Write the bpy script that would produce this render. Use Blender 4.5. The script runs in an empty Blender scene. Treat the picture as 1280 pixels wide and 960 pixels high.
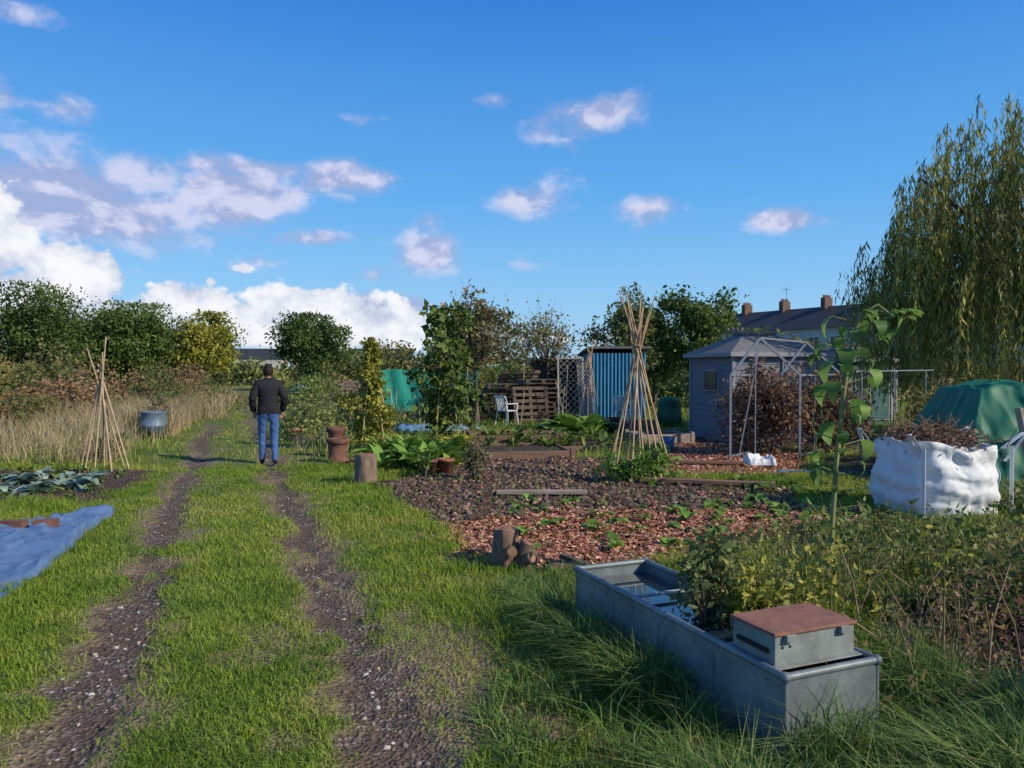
import bpy, math, numpy as np, bmesh
from mathutils import Vector, Matrix
rng=np.random.default_rng(11)
S=bpy.context.scene
COL=S.collection
# ---------------------------------------------------------------- noise
def _h(ix,iy,s):
    n=(ix*374761393+iy*668265263+s*974634777)&0xffffffff
    n=((n^(n>>13))*1274126177)&0xffffffff
    n=n^(n>>16)
    return (n&0xffff)/65535.0
def vn(x,y,s=0):
    x=np.asarray(x,float);y=np.asarray(y,float)
    ix=np.floor(x).astype(np.int64);iy=np.floor(y).astype(np.int64)
    fx=x-ix;fy=y-iy;fx=fx*fx*(3-2*fx);fy=fy*fy*(3-2*fy)
    a=_h(ix,iy,s);b=_h(ix+1,iy,s);c=_h(ix,iy+1,s);d=_h(ix+1,iy+1,s)
    return (a*(1-fx)+b*fx)*(1-fy)+(c*(1-fx)+d*fx)*fy
def fbm(x,y,s=0,o=3):
    r=0;a=.5;t=0
    for i in range(o):
        r=r+a*vn(x*2**i,y*2**i,s+i*7);t+=a;a*=.5
    return r/t
def sst(a,b,x):
    t=np.clip((x-a)/(b-a),0,1);return t*t*(3-2*t)
def unit(v): return v/np.maximum(np.linalg.norm(v,axis=-1,keepdims=True),1e-9)
def rdir(n): return unit(rng.normal(size=(n,3)))
# ---------------------------------------------------------------- materials
def newmat(name):
    m=bpy.data.materials.new(name);m.use_nodes=True
    nt=m.node_tree;nt.nodes.clear()
    out=nt.nodes.new('ShaderNodeOutputMaterial')
    return m,nt,out
def N(nt,t,**k):
    n=nt.nodes.new(t)
    for a,b in k.items(): setattr(n,a,b)
    return n
def mat(name,c1,c2=None,scale=6,rough=.8,metal=0,bump=.2,detail=5,stretch=(1,1,1),spec=.3):
    m,nt,out=newmat(name);L=nt.links.new
    b=N(nt,'ShaderNodeBsdfPrincipled');b.inputs['Roughness'].default_value=rough
    b.inputs['Metallic'].default_value=metal;b.inputs['Specular IOR Level'].default_value=spec
    tc=N(nt,'ShaderNodeTexCoord');mp=N(nt,'ShaderNodeMapping');mp.inputs['Scale'].default_value=stretch
    L(tc.outputs['Object'],mp.inputs[0])
    no=N(nt,'ShaderNodeTexNoise');no.inputs['Scale'].default_value=scale;no.inputs['Detail'].default_value=detail
    no.inputs['Roughness'].default_value=.65
    L(mp.outputs[0],no.inputs['Vector'])
    r=N(nt,'ShaderNodeValToRGB');r.color_ramp.elements[0].position=.33;r.color_ramp.elements[1].position=.67
    c2=c2 or tuple(x*.6 for x in c1)
    r.color_ramp.elements[0].color=(*c2,1);r.color_ramp.elements[1].color=(*c1,1)
    L(no.outputs['Fac'],r.inputs[0]);L(r.outputs[0],b.inputs['Base Color'])
    if bump:
        bp=N(nt,'ShaderNodeBump');bp.inputs['Strength'].default_value=bump;bp.inputs['Distance'].default_value=.02
        L(no.outputs['Fac'],bp.inputs['Height']);L(bp.outputs[0],b.inputs['Normal'])
    L(b.outputs[0],out.inputs[0]);return m
def leafmat(name,cols,trans=.3,rough=.55,gain=1.6):
    m,nt,out=newmat(name);L=nt.links.new
    at=N(nt,'ShaderNodeAttribute',attribute_name='var')
    r=N(nt,'ShaderNodeValToRGB');e=r.color_ramp.elements
    while len(e)<len(cols): e.new(.5)
    for i,c in enumerate(cols):
        e[i].position=i/(len(cols)-1);e[i].color=(*[x*gain for x in c],1)
    L(at.outputs['Fac'],r.inputs[0])
    b=N(nt,'ShaderNodeBsdfPrincipled');b.inputs['Roughness'].default_value=rough;b.inputs['Specular IOR Level'].default_value=.25
    L(r.outputs[0],b.inputs['Base Color'])
    if trans:
        t=N(nt,'ShaderNodeBsdfTranslucent');mx=N(nt,'ShaderNodeMixShader');mx.inputs[0].default_value=trans
        L(r.outputs[0],t.inputs[0]);L(b.outputs[0],mx.inputs[1]);L(t.outputs[0],mx.inputs[2]);L(mx.outputs[0],out.inputs[0])
    else: L(b.outputs[0],out.inputs[0])
    return m
# ---------------------------------------------------------------- mesh
def empty(name,loc=(0,0,0),rz=0):
    o=bpy.data.objects.new(name,None);o.location=loc;o.rotation_euler=(0,0,rz);o.empty_display_size=.2;COL.objects.link(o);return o
def mk(name,V,F,m,var=None,smooth=False,parent=None):
    V=np.asarray(V,np.float32);F=np.asarray(F,np.int32);k=F.shape[1]
    me=bpy.data.meshes.new(name)
    me.vertices.add(len(V));me.vertices.foreach_set('co',V.ravel())
    me.loops.add(F.size);me.loops.foreach_set('vertex_index',F.ravel())
    me.polygons.add(len(F));me.polygons.foreach_set('loop_start',np.arange(0,F.size,k,dtype=np.int32))
    me.update(calc_edges=True)
    if smooth: me.polygons.foreach_set('use_smooth',np.ones(len(F),bool))
    if var is not None:
        a=me.attributes.new('var','FLOAT','POINT');a.data.foreach_set('value',np.asarray(var,np.float32))
    me.materials.append(m)
    o=bpy.data.objects.new(name,me);COL.objects.link(o)
    if parent: o.parent=parent
    return o
class MB:
    def __init__(s): s.v=[];s.f=[];s.m=[];s.sm=[]
    def add(s,vs,fs,mi=0,smooth=False):
        b=len(s.v);s.v+= [tuple(map(float,v)) for v in vs]
        for f in fs: s.f.append([b+i for i in f]);s.m.append(mi);s.sm.append(smooth)
    def box(s,c,d,mi=0,R=None):
        c=Vector(c);pts=[]
        for z in(-.5,.5):
            for y in(-.5,.5):
                for x in(-.5,.5):
                    p=Vector((x*d[0],y*d[1],z*d[2]));
                    if R is not None:p=R@p
                    pts.append(c+p)
        s.add(pts,[(0,2,3,1),(4,5,7,6),(0,1,5,4),(2,6,7,3),(0,4,6,2),(1,3,7,5)],mi)
    def beam(s,a,b,w,t,mi=0):
        a=Vector(a);b=Vector(b);d=b-a;q=d.to_track_quat('X','Z').to_matrix()
        s.box((a+b)/2,(d.length,w,t),mi,q)
    def tube(s,pts,rad,n=6,mi=0,cap=True):
        pts=[Vector(p) for p in pts]
        if not hasattr(rad,'__len__'): rad=[rad]*len(pts)
        vs=[];fs=[];m=len(pts)
        for i,p in enumerate(pts):
            d=(pts[min(i+1,m-1)]-pts[max(i-1,0)]);
            if d.length<1e-6:d=Vector((0,0,1))
            q=d.to_track_quat('Z','Y')
            for j in range(n):
                a=2*math.pi*j/n
                vs.append(p+q@Vector((math.cos(a)*rad[i],math.sin(a)*rad[i],0)))
        for i in range(m-1):
            for j in range(n):
                k=(j+1)%n
                fs.append((i*n+j,i*n+k,(i+1)*n+k,(i+1)*n+j))
        s.add(vs,fs,mi,True)
        if cap:
            s.add([vs[i] for i in range(n)],[tuple(range(n))[::-1]],mi)
            s.add(vs[-n:],[tuple(range(n))],mi)
    def obj(s,name,mats,parent=None,bevel=0,loc=None,rz=0):
        me=bpy.data.meshes.new(name);me.from_pydata(s.v,[],s.f)
        me.polygons.foreach_set('material_index',s.m);me.polygons.foreach_set('use_smooth',s.sm)
        for m in mats: me.materials.append(m)
        me.update()
        o=bpy.data.objects.new(name,me);COL.objects.link(o)
        if parent:o.parent=parent
        if loc is not None:o.location=loc
        o.rotation_euler=(0,0,rz)
        if bevel:
            b=o.modifiers.new('b','BEVEL');b.width=bevel;b.segments=2;b.limit_method='ANGLE'
        return o
def leaves(P,size,asp=.45,var=None,up=0.,down=0.,jit=.35):
    n=len(P);a=rdir(n);a[:,2]+=up-down;a=unit(a)
    b=unit(np.cross(a,rdir(n)));c=np.cross(a,b)
    L=size*(1+jit*rng.normal(size=n)).clip(.4,1.9);L=L[:,None];W=L*asp*.5
    V=np.stack([P,P+a*L*.45+b*W+c*L*.06,P+a*L-c*L*.1,P+a*L*.45-b*W+c*L*.06],1).reshape(-1,3)
    F=np.arange(4*n).reshape(n,4)
    if var is None: var=rng.random(n)
    return V,F,np.repeat(var,4)
def blades(P,h,w,lean=.35,bend=.3,bias=(0,0)):
    n=len(P);th=rng.random(n)*6.283
    h=np.broadcast_to(h,(n,))*(.55+.8*rng.random(n));w=np.broadcast_to(w,(n,))
    s=np.stack([np.cos(th),np.sin(th),0*th],1)
    t2=rng.random(n)*6.283;l=np.stack([np.cos(t2)+bias[0],np.sin(t2)+bias[1],0*t2],1)*(rng.random(n)*lean)[:,None]
    up=np.array([0,0,1.]);hh=h[:,None];ww=w[:,None]
    M=P+hh*(up*.6+l*.5);T=P+hh*(up*(1-bend*rng.random(n))[:,None]+l*(1.2+bend))
    V=np.stack([P-s*ww*.5,P+s*ww*.5,M-s*ww*.38,M+s*ww*.38,T],1).reshape(-1,3)
    b=np.arange(n)[:,None]*5
    F=np.stack([b+[0,1,3],b+[0,3,2],b+[2,3,4]],1).reshape(-1,3)
    return V,F,np.repeat(rng.random(n),5)
def join(parts):
    V=[];F=[];A=[];o=0
    for v,f,a in parts:
        V.append(v);F.append(f+o);A.append(a);o+=len(v)
    return np.concatenate(V),np.concatenate(F),np.concatenate(A)
def clumpy(c,r,n,nc,spread=.28,shell=.55,flat=1.0):
    d=rdir(nc);q=(shell+(1-shell)*rng.random(nc)**.6)[:,None]
    C=d*q*np.array(r)*np.clip(.75+.35*rng.normal(size=nc),.5,1.15)[:,None]+np.array(c)
    cv=rng.random(nc);cs=spread*(.6+.8*rng.random(nc))
    k=rng.integers(0,nc,n)
    P=C[k]+rng.normal(size=(n,3))*(cs[k][:,None]*np.array([r[0],r[1],r[2]*flat])*.55)
    return P,cv[k],C
bark=mat('bark',(.17,.13,.095),(.06,.05,.04),9,.9,bump=.6,stretch=(1,1,.3))
# ---------------------------------------------------------------- masks
def sdf(poly,x,y):
    p=np.array(poly,float);n=len(p);d=np.full(x.shape,1e9);ins=np.zeros(x.shape,bool)
    for i in range(n):
        a=p[i];b=p[(i+1)%n];e=b-a
        t=np.clip(((x-a[0])*e[0]+(y-a[1])*e[1])/(e@e),0,1)
        d=np.minimum(d,np.hypot(x-a[0]-t*e[0],y-a[1]-t*e[1]))
        c=((a[1]>y)!=(b[1]>y))&(x<(b[0]-a[0])*(y-a[1])/(b[1]-a[1]+1e-12)+a[0]);ins^=c
    return np.where(ins,-d,d)
CHIP=[[(-.75,8.0),(-.5,6.8),(.1,6.15),(.9,6.1),(1.4,6.5),(2.6,7.3),(4.3,7.9),(4.3,9.1),(2,8.9),(.5,8.8)],
      [(2.4,11.6),(4.7,12.0),(5.8,15),(4.0,17),(2.6,15)]]
SOIL=[[(-1.95,10.8),(-.75,7.9),(.5,8.6),(2,8.7),(3.4,9.0),(3.8,10.4),(2.4,11.2),(2.3,14),(-.3,14.4),(-1.2,12.6)],
      [(1.95,3.9),(2.5,5.2),(4.0,5.7),(6.5,5.9),(6.5,2.5),(2.2,2.6),(1.9,3.4)],
      [(-1.,15),(2.4,15.2),(3,19.5),(-.8,19.5)],[(3.2,16.6),(9,15),(10,18),(6,19),(3,22)],
      [(-5.2,9.4),(-5.7,12.3),(-10,12.6),(-10,9.0)],[(-7.5,26),(-3,26),(-2,32),(-8,32)],[(1.5,22),(4.4,22),(5,25),(1,25)],
      [(5,11),(8,11.5),(9,14.5),(5.6,14)]]
def masks(x,y):
    w1=(fbm(x*2.2,y*2.2,3)-.5);w2=(fbm(x*9,y*9,5,2)-.5)
    dl=np.abs(x+.77+.362*y+ .06*np.sin(y*.8)+w1*.3);dr=np.abs(x-.68+.368*y+.05*np.sin(y*.6+1)+w1*.3)
    hw=.145+.17*(fbm(x*.9,y*.9,8,2)-.5)+.05*sst(6,3,y)-np.clip((y-12)*.003,0,.03)
    rut=np.maximum(1-sst(hw-.09,hw+.08,dl+w2*.35),1-sst(hw-.09,hw+.08,dr+w2*.35))
    rut*=sst(140,60,y)
    bare=1-sst(.0,.3,sdf([(-.35,3.2),(.15,3.5),(-.3,4.7),(-.75,5.0)],x,y)+w2*.4+w1*.55)
    bare=np.maximum(bare,(1-sst(.2,.45,np.minimum(dl,dr)+w1*.3))*sst(.35,.58,fbm(x*1.6,y*1.6,93,2)))
    bare=np.maximum(bare,sst(.64,.72,fbm(x*2.1,y*2.1,133,3))*.8*(y<16))
    chip=np.zeros_like(x);soil=np.zeros_like(x)
    for p in CHIP: chip=np.maximum(chip,1-sst(-.12,.12,sdf(p,x,y)+w1*.45+w2*.25))
    for p in SOIL: soil=np.maximum(soil,1-sst(-.12,.12,sdf(p,x,y)+w1*.45+w2*.25))
    return rut,soil,chip,bare*.8
# ---------------------------------------------------------------- ground
def axis(lo,flo,fhi,hi,st,g=1.09):
    a=list(np.arange(flo,fhi,st));s=st;x=a[-1]
    while x<hi: s*=g;x+=s;a.append(x)
    s=st;x=a[0];pre=[]
    while x>lo: s*=g;x-=s;pre.append(x)
    return np.array(pre[::-1]+a)
gx=axis(-900,-6.5,5.5,900,.045);gy=axis(-60,2.6,12.5,1500,.045,1.045)
def gheight(x,y,m=None):
    rut,soil,chip,bare=m if m is not None else masks(x,y)
    z=.03*(fbm(x*.5,y*.5,1,2)-.5)
    z=z-.035*rut-.01*bare+(fbm(x*5,y*5,20,3)-.45)*.10*soil+(fbm(x*6,y*6,22,3)-.5)*.05*chip
    z=z+(fbm(x*16,y*16,24,2)-.5)*.02*rut+(fbm(x*14,y*14,26,2)-.5)*.03*np.maximum(soil,chip)
    return z*sst(120,50,y)
X,Y=np.meshgrid(gx,gy);xf=X.ravel();yf=Y.ravel();mm=masks(xf,yf);zf=gheight(xf,yf,mm)
ny,nx=X.shape;I=np.arange(nx*ny).reshape(ny,nx)
F=np.stack([I[:-1,:-1],I[:-1,1:],I[1:,1:],I[1:,:-1]],-1).reshape(-1,4)
gm,nt,out=newmat('ground_mat');L=nt.links.new
at=N(nt,'ShaderNodeAttribute',attribute_name='mask');sp=N(nt,'ShaderNodeSeparateColor');L(at.outputs['Color'],sp.inputs[0])
bt=N(nt,'ShaderNodeAttribute',attribute_name='var')
tc=N(nt,'ShaderNodeTexCoord')
def noise(sc,det=4,ro=.6):
    n=N(nt,'ShaderNodeTexNoise');n.inputs['Scale'].default_value=sc;n.inputs['Detail'].default_value=det;n.inputs['Roughness'].default_value=ro
    L(tc.outputs['Object'],n.inputs['Vector']);return n
def ramp(src,stops):
    r=N(nt,'ShaderNodeValToRGB');e=r.color_ramp.elements
    while len(e)<len(stops): e.new(.5)
    for i,(p,c) in enumerate(stops): e[i].position=p;e[i].color=(*c,1)
    L(src,r.inputs[0]);return r.outputs[0]
def mix(f,a,b):
    m=N(nt,'ShaderNodeMix',data_type='RGBA');
    if isinstance(f,float): m.inputs[0].default_value=f
    else: L(f,m.inputs[0])
    L(a,m.inputs[6]);L(b,m.inputs[7]);return m.outputs[2]
n1=noise(1.3,5);n2=noise(40,3);n4=noise(3.5,4)
grassc=mix(n2.outputs['Fac'],ramp(n1.outputs['Fac'],[(.35,(.07,.10,.02)),(.6,(.11,.14,.03))]),ramp(n1.outputs['Fac'],[(.3,(.12,.18,.03)),(.7,(.20,.20,.07))]))
vo=N(nt,'ShaderNodeTexVoronoi');vo.inputs['Scale'].default_value=45;L(tc.outputs['Object'],vo.inputs['Vector'])
vsep=N(nt,'ShaderNodeSeparateColor');L(vo.outputs['Color'],vsep.inputs[0])
gmix=ramp(n4.outputs['Fac'],[(.42,(0,0,0)),(.6,(1,1,1))])
grav=mix(gmix,ramp(vsep.outputs[0],[(0,(.06,.045,.038)),(.75,(.13,.10,.085)),(1,(.30,.26,.24))]),ramp(n2.outputs['Fac'],[(.3,(.065,.042,.03)),(.7,(.16,.11,.08))]))
soilc=ramp(noise(14,6,.7).outputs['Fac'],[(.3,(.04,.026,.022)),(.55,(.085,.06,.05)),(.75,(.16,.115,.095))])
vc=N(nt,'ShaderNodeTexVoronoi');vc.inputs['Scale'].default_value=30;L(tc.outputs['Object'],vc.inputs['Vector'])
vcs=N(nt,'ShaderNodeSeparateColor');L(vc.outputs['Color'],vcs.inputs[0])
chipc=ramp(vcs.outputs[1],[(0,(.12,.045,.03)),(.5,(.29,.12,.075)),(1,(.5,.27,.18))])
barec=ramp(n2.outputs['Fac'],[(.3,(.14,.10,.07)),(.7,(.30,.22,.155))])
c=mix(bt.outputs['Fac'],grassc,barec);c=mix(sp.outputs[1],c,soilc);c=mix(sp.outputs[2],c,chipc);c=mix(sp.outputs[0],c,grav)
b=N(nt,'ShaderNodeBsdfPrincipled');b.inputs['Roughness'].default_value=.9;b.inputs['Specular IOR Level'].default_value=.2
L(c,b.inputs['Base Color'])
bp=N(nt,'ShaderNodeBump');bp.inputs['Strength'].default_value=.8;bp.inputs['Distance'].default_value=.02
ad=N(nt,'ShaderNodeMath',operation='ADD');L(n2.outputs['Fac'],ad.inputs[0]);L(vo.outputs['Distance'],ad.inputs[1])
L(ad.outputs[0],bp.inputs['Height']);L(bp.outputs[0],b.inputs['Normal']);L(b.outputs[0],out.inputs[0])
g=mk('ground',np.stack([xf,yf,zf],1),F,gm,var=mm[3],smooth=True)
ca=g.data.attributes.new('mask','FLOAT_COLOR','POINT')
ca.data.foreach_set('color',np.stack([mm[0],mm[1],mm[2],np.ones_like(xf)],1).astype(np.float32).ravel())
def onground(x,y): return np.stack([x,y,gheight(x,y)],1)
# ---------------------------------------------------------------- grass
GRASS=leafmat('grass_blades',[(.045,.09,.010),(.10,.165,.016),(.165,.22,.026),(.27,.25,.07)],.35)
LGRASS=leafmat('long_grass_blades',[(.035,.075,.018),(.07,.135,.03),(.115,.175,.045),(.25,.23,.10)],.35)
STRAW=leafmat('straw_blades',[(.14,.14,.05),(.25,.19,.115),(.36,.28,.18),(.11,.14,.04),(.32,.23,.165)],.3)
TR=[(.35,4.85),(1.08,3.0),(1.66,3.22),(.9,4.95)]
TARP=[(-4.55,8.6),(-3.25,4.3),(-5.9,3.4),(-5.3,7.0)]
def wedge(n,y0,y1,p,u=.74):
    t=rng.random(n);y=(y0**p+t*(y1**p-y0**p))**(1/p);return (rng.random(n)*2-1)*u*y+0,y
def grassy(n,y0,y1,p,hb,wb,k=0.0):
    x,y=wedge(n,y0,y1,p)
    r,s,c,b=masks(x,y)
    keep=(rng.random(n)>np.clip(r*1.04+s*1.0+c*1.0+b*.9,0,.97))
    keep&=sdf(TR,x,y)>0; keep&=sdf(TARP,x,y)>-.1
    x=x[keep];y=y[keep];r=r[keep]
    patch=fbm(x*1.7,y*1.7,31,3);p2=fbm(x*6,y*6,37,2)
    dc=np.abs(x+.05+.365*y)
    h=hb*(.15+.9*patch+.6*p2)*(1+1.2*sst(1.0,2.2,dc))*(1-.5*r)
    V,F,A=blades(onground(x,y),h,wb*(1+y*.16),.9,.35)
    pc=np.repeat(fbm(x*.8,y*.8,41,3)*.6+.4*fbm(x*4,y*4,47,2),5)
    A=np.clip(A*.5+(pc-.3)*1.5,0,1)
    return V,F,A
V,F,A=join([grassy(255000,2.5,13,.75,.048,.0034),grassy(70000,13,80,.35,.08,.005)])
mk('grass',V,F,GRASS,var=A)
def patchpts(poly,n):
    p=np.array(poly);lo=p.min(0);hi=p.max(0)
    x=lo[0]+rng.random(n*3)*(hi[0]-lo[0]);y=lo[1]+rng.random(n*3)*(hi[1]-lo[1])
    k=sdf(poly,x,y)+(fbm(x*3,y*3,9)-.5)*.3<0;return x[k][:n],y[k][:n]
parts=[]
for poly,n,h in [([(.1,4.9),(.85,2.8),(1.1,3.0),(.38,4.75)],9500,.26),([(.35,3.3),(.8,2.2),(2.3,2.2),(2.2,3.3),(1.65,3.15),(1.1,2.98)],15000,.33),
                 ([(1.65,3.2),(2.2,3.2),(2.3,4.0),(1.5,4.2)],3000,.26),([(1.0,5.0),(3.2,5.2),(4.6,6.6),(2,6.2)],6500,.16),
                 ([(-.2,3.5),(.4,2.4),(.9,2.6),(.2,4.8)],4600,.11),([(2.4,5.7),(8,6.3),(8,8.6),(3.2,7.2)],12000,.11),([(-.2,5.0),(.5,4.9),(1.3,5.1),(1.6,6.2),(.1,6.1)],5500,.12),([(2.0,3.0),(2.6,2.6),(3.2,3.6),(2.5,3.8)],1800,.2)]:
    x,y=patchpts(poly,n);k=sdf(TR,x,y)>0.01;x=x[k];y=y[k]
    tuft=(fbm(x*4,y*4,77,2));k=rng.random(len(x))<sst(.35,.6,tuft)+.15;x=x[k];y=y[k];tuft=tuft[k]
    parts.append(blades(onground(x,y),h*(.45+1.1*tuft),.007,.85,.5,bias=(-.15,-.15)))
V,F,A=join(parts);mk('long_grass',V,F,LGRASS,var=A*.9)
parts=[]
for poly,n,h,w in [([(-8.0,17.5),(-7.0,13.4),(-10,12.8),(-15,13.5),(-18,22),(-11,27),(-9.3,22)],36000,.68,.011),([(-9.9,26),(-10.3,22),(-22,24),(-16,40),(-14.5,40)],10000,.7,.02),
                 ([(-4.2,14.5),(-3.2,14.6),(-3.4,20),(-7,32),(-8.4,30),(-5.8,20)],5000,.3,.012),([(-2.5,5.4),(-5.2,9),(-9,9),(-9,8.4),(-5.2,8.6)],2500,.1,.006),([(2.0,5.2),(5,6.0),(7,7.2),(4,7.4),(2,6.4)],3000,.2,.006)]:
    x,y=patchpts(poly,n);f_=fbm(x*.8,y*.8,5);k=rng.random(len(x))<sst(.34,.6,f_)+.1;x=x[k];y=y[k];f_=f_[k]
    v_,ff,a_=blades(onground(x,y),h*(.15+1.45*f_),w,.6,.35);parts.append((v_,ff,np.clip(a_*.6+np.repeat(fbm(x*.5,y*.5,15),5)*.9-.25,0,1)))
V,F,A=join(parts);mk('dry_grass',V,F,STRAW,var=A)
def flat(P,size,asp,tilt=.35):
    n=len(P);th=rng.random(n)*6.283
    a=np.stack([np.cos(th),np.sin(th),tilt*rng.normal(size=n)],1);a=unit(a)
    up=unit(np.stack([tilt*rng.normal(size=n),tilt*rng.normal(size=n),np.ones(n)],1));b=unit(np.cross(up,a))
    L=(size*(.5+rng.random(n)))[:,None];W=L*asp
    V=np.stack([P-a*L*.5-b*W*.5,P+a*L*.5-b*W*.35,P+a*L*.5+b*W*.5,P-a*L*.4+b*W*.5],1).reshape(-1,3)
    return V,np.arange(4*n).reshape(n,4),np.repeat(rng.random(n),4)
CH=leafmat('wood_chip_mat',[(.08,.032,.022),(.20,.08,.052),(.31,.14,.09),(.42,.26,.18)],0,.8)
xs=[];ys=[]
for p,n in ((CHIP[0],17000),(CHIP[1],4500)):
    x,y=patchpts(p,n);xs.append(x);ys.append(y)
x,y=patchpts(SOIL[0],2600);xs.append(x);ys.append(y)
x=np.concatenate(xs);y=np.concatenate(ys);P=onground(x,y);P[:,2]+=.008+.012*rng.random(len(x))
V,F,A=flat(P,.05,.45,.38);mk('wood_chips',V,F,CH,var=A)
x,y=wedge(420,2.8,12,.8);k=(rng.random(420)<sst(-1.0,2,x+.2*y));x=x[k];y=y[k];P=onground(x,y);P[:,2]+=.03
V,F,A=leaves(P,.035,.7);FL=leafmat('fallen_leaf_mat',[(.2,.12,.05),(.28,.2,.08),(.12,.08,.04)],.2);mk('fallen_leaves',V,F,FL,var=A)
bm=bmesh.new();bmesh.ops.create_icosphere(bm,subdivisions=1,radius=1);iv=np.array([v.co[:] for v in bm.verts]);ifc=np.array([[v.index for v in f.verts] for f in bm.faces]);bm.free()
def rocks(name,P,size,m,flatz=.6):
    n=len(P);s=size*(.4+rng.random(n)**2*1.6);sc=s[:,None]*(.6+.7*rng.random((n,3)))*np.array([1,1,flatz])
    th=rng.random(n)*6.28;v=iv[None]*(1+.25*rng.normal(size=(n,len(iv),1)))*sc[:,None,:]
    c,s_=np.cos(th)[:,None],np.sin(th)[:,None]
    vx=v[...,0]*c-v[...,1]*s_;vy=v[...,0]*s_+v[...,1]*c
    V=np.stack([vx,vy,v[...,2]],-1)+P[:,None,:]
    F=(ifc[None]+np.arange(n)[:,None,None]*len(iv)).reshape(-1,3)
    return mk(name,V.reshape(-1,3),F,m,var=np.repeat(rng.random(n),len(iv)))
x,y=wedge(90000,2.6,14,.7);r=masks(x,y)[0];k=rng.random(len(x))<(r-.4)*.42*(.2+1.3*fbm(x*2,y*2,61,2));x=x[k];y=y[k]
GR=leafmat('gravel_mat',[(.045,.034,.028),(.085,.066,.056),(.14,.115,.10),(.30,.28,.26)],0,.8)
rocks('gravel',onground(x,y),.009,GR)
x,y=patchpts(SOIL[0],6500);x2,y2=patchpts(SOIL[1],3500)
CL=leafmat('clod_mat',[(.03,.02,.016),(.06,.043,.036),(.115,.085,.07)],0,.9)
rocks('soil_clods',onground(np.r_[x,x2],np.r_[y,y2]),.024,CL,.8)
# ---------------------------------------------------------------- vegetation helpers
def M(name,*c,t=.3): return leafmat(name,list(c),t)
G_DARK=M('leaf_dark_green',(.022,.042,.012),(.048,.08,.02),(.095,.13,.032))
G_MID=M('leaf_mid_green',(.035,.06,.015),(.07,.11,.025),(.135,.17,.04))
G_OLIVE=M('leaf_olive',(.045,.065,.025),(.095,.12,.04),(.18,.19,.06))
G_YEL=M('leaf_yellow_green',(.07,.09,.015),(.16,.17,.025),(.30,.27,.05))
G_AUT=M('leaf_autumn',(.045,.06,.02),(.11,.11,.035),(.17,.16,.05),(.24,.14,.06))
G_PINK=M('leaf_reddish',(.05,.07,.025),(.11,.11,.05),(.19,.12,.08))
G_BRIGHT=M('leaf_bright_green',(.05,.10,.015),(.10,.19,.03),(.17,.27,.05))
G_GREY=M('leaf_glaucous',(.09,.15,.12),(.16,.23,.19),(.25,.32,.27))
G_DEAD=M('leaf_dead',(.05,.03,.02),(.12,.075,.05),(.21,.135,.09))
G_BRAM=M('leaf_bramble',(.03,.055,.015),(.07,.095,.03),(.12,.12,.04),(.18,.09,.05),(.23,.15,.09))
def tree(name,x,y,h,cr,cz=None,ch=None,n=9000,nc=40,ls=.12,m=G_MID,spread=.3,asp=.5,trunk=.12,twigs=0,shell=.5):
    e=empty(name,(x,y,0));ch=ch or (h*.42);cz=cz or (h-ch)
    P,cv,C=clumpy((0,0,cz),(cr,cr,ch),n,nc,spread,shell);P[:,2]=np.minimum(P[:,2],h*1.03)
    k=P[:,2]>.15;P=P[k];cv=cv[k]
    V,F,A=leaves(P,ls,asp,var=np.clip(cv*.5+.5*rng.random(len(P)),0,1));mk('foliage',V,F,m,var=A,parent=e)
    b=MB();fork=max(.35,cz-ch*.75)
    b.tube([(0,0,-.1),(.05,0,fork*.5),(0,.04,fork)],[trunk,trunk*.8,trunk*.7],8)
    for i in range(min(nc,16+twigs)):
        c=C[i];p0=Vector((0,.04,fork+ (c[2]-fork)*.15*rng.random()));mid=Vector((c[0]*.45+.1*rng.normal(),c[1]*.45,fork+(c[2]-fork)*.55))
        b.tube([p0,mid,Vector(c)],[trunk*.45,trunk*.22,trunk*.06],5)
        if twigs:
            for _ in range(3):
                q=Vector(c)+Vector(rng.normal(size=3)*cr*.25)+Vector((0,0,.2*cr));b.tube([mid,Vector(c).lerp(q,.4),q],[trunk*.12,trunk*.07,trunk*.02],3)
    b.obj('trunk',[bark],e);return e
def shrub(name,x,y,r,h,n,ls,m,nc=14,spread=.4,asp=.5,ry=None,stems=8,z0=0):
    e=empty(name,(x,y,z0));ry=ry or r
    P,cv,C=clumpy((0,0,h*.48),(r,ry,h*.5),n,nc,spread,.3);k=P[:,2]>.01;P=P[k];cv=cv[k]
    V,F,A=leaves(P,ls,asp,var=np.clip(cv*.5+.5*rng.random(len(P)),0,1),up=.3);mk('foliage',V,F,m,var=A,parent=e)
    b=MB()
    for i in range(min(stems,nc)):
        c=C[i];b.tube([(c[0]*.4,c[1]*.4,-.03),(c[0]*.7,c[1]*.7,abs(c[2])*.5),tuple(c)],[.009,.007,.003],4)
    b.obj('stems',[bark],e);return e
STEMG=mat('green_stem',(.16,.19,.07),(.12,.10,.05),9,.8)
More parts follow.
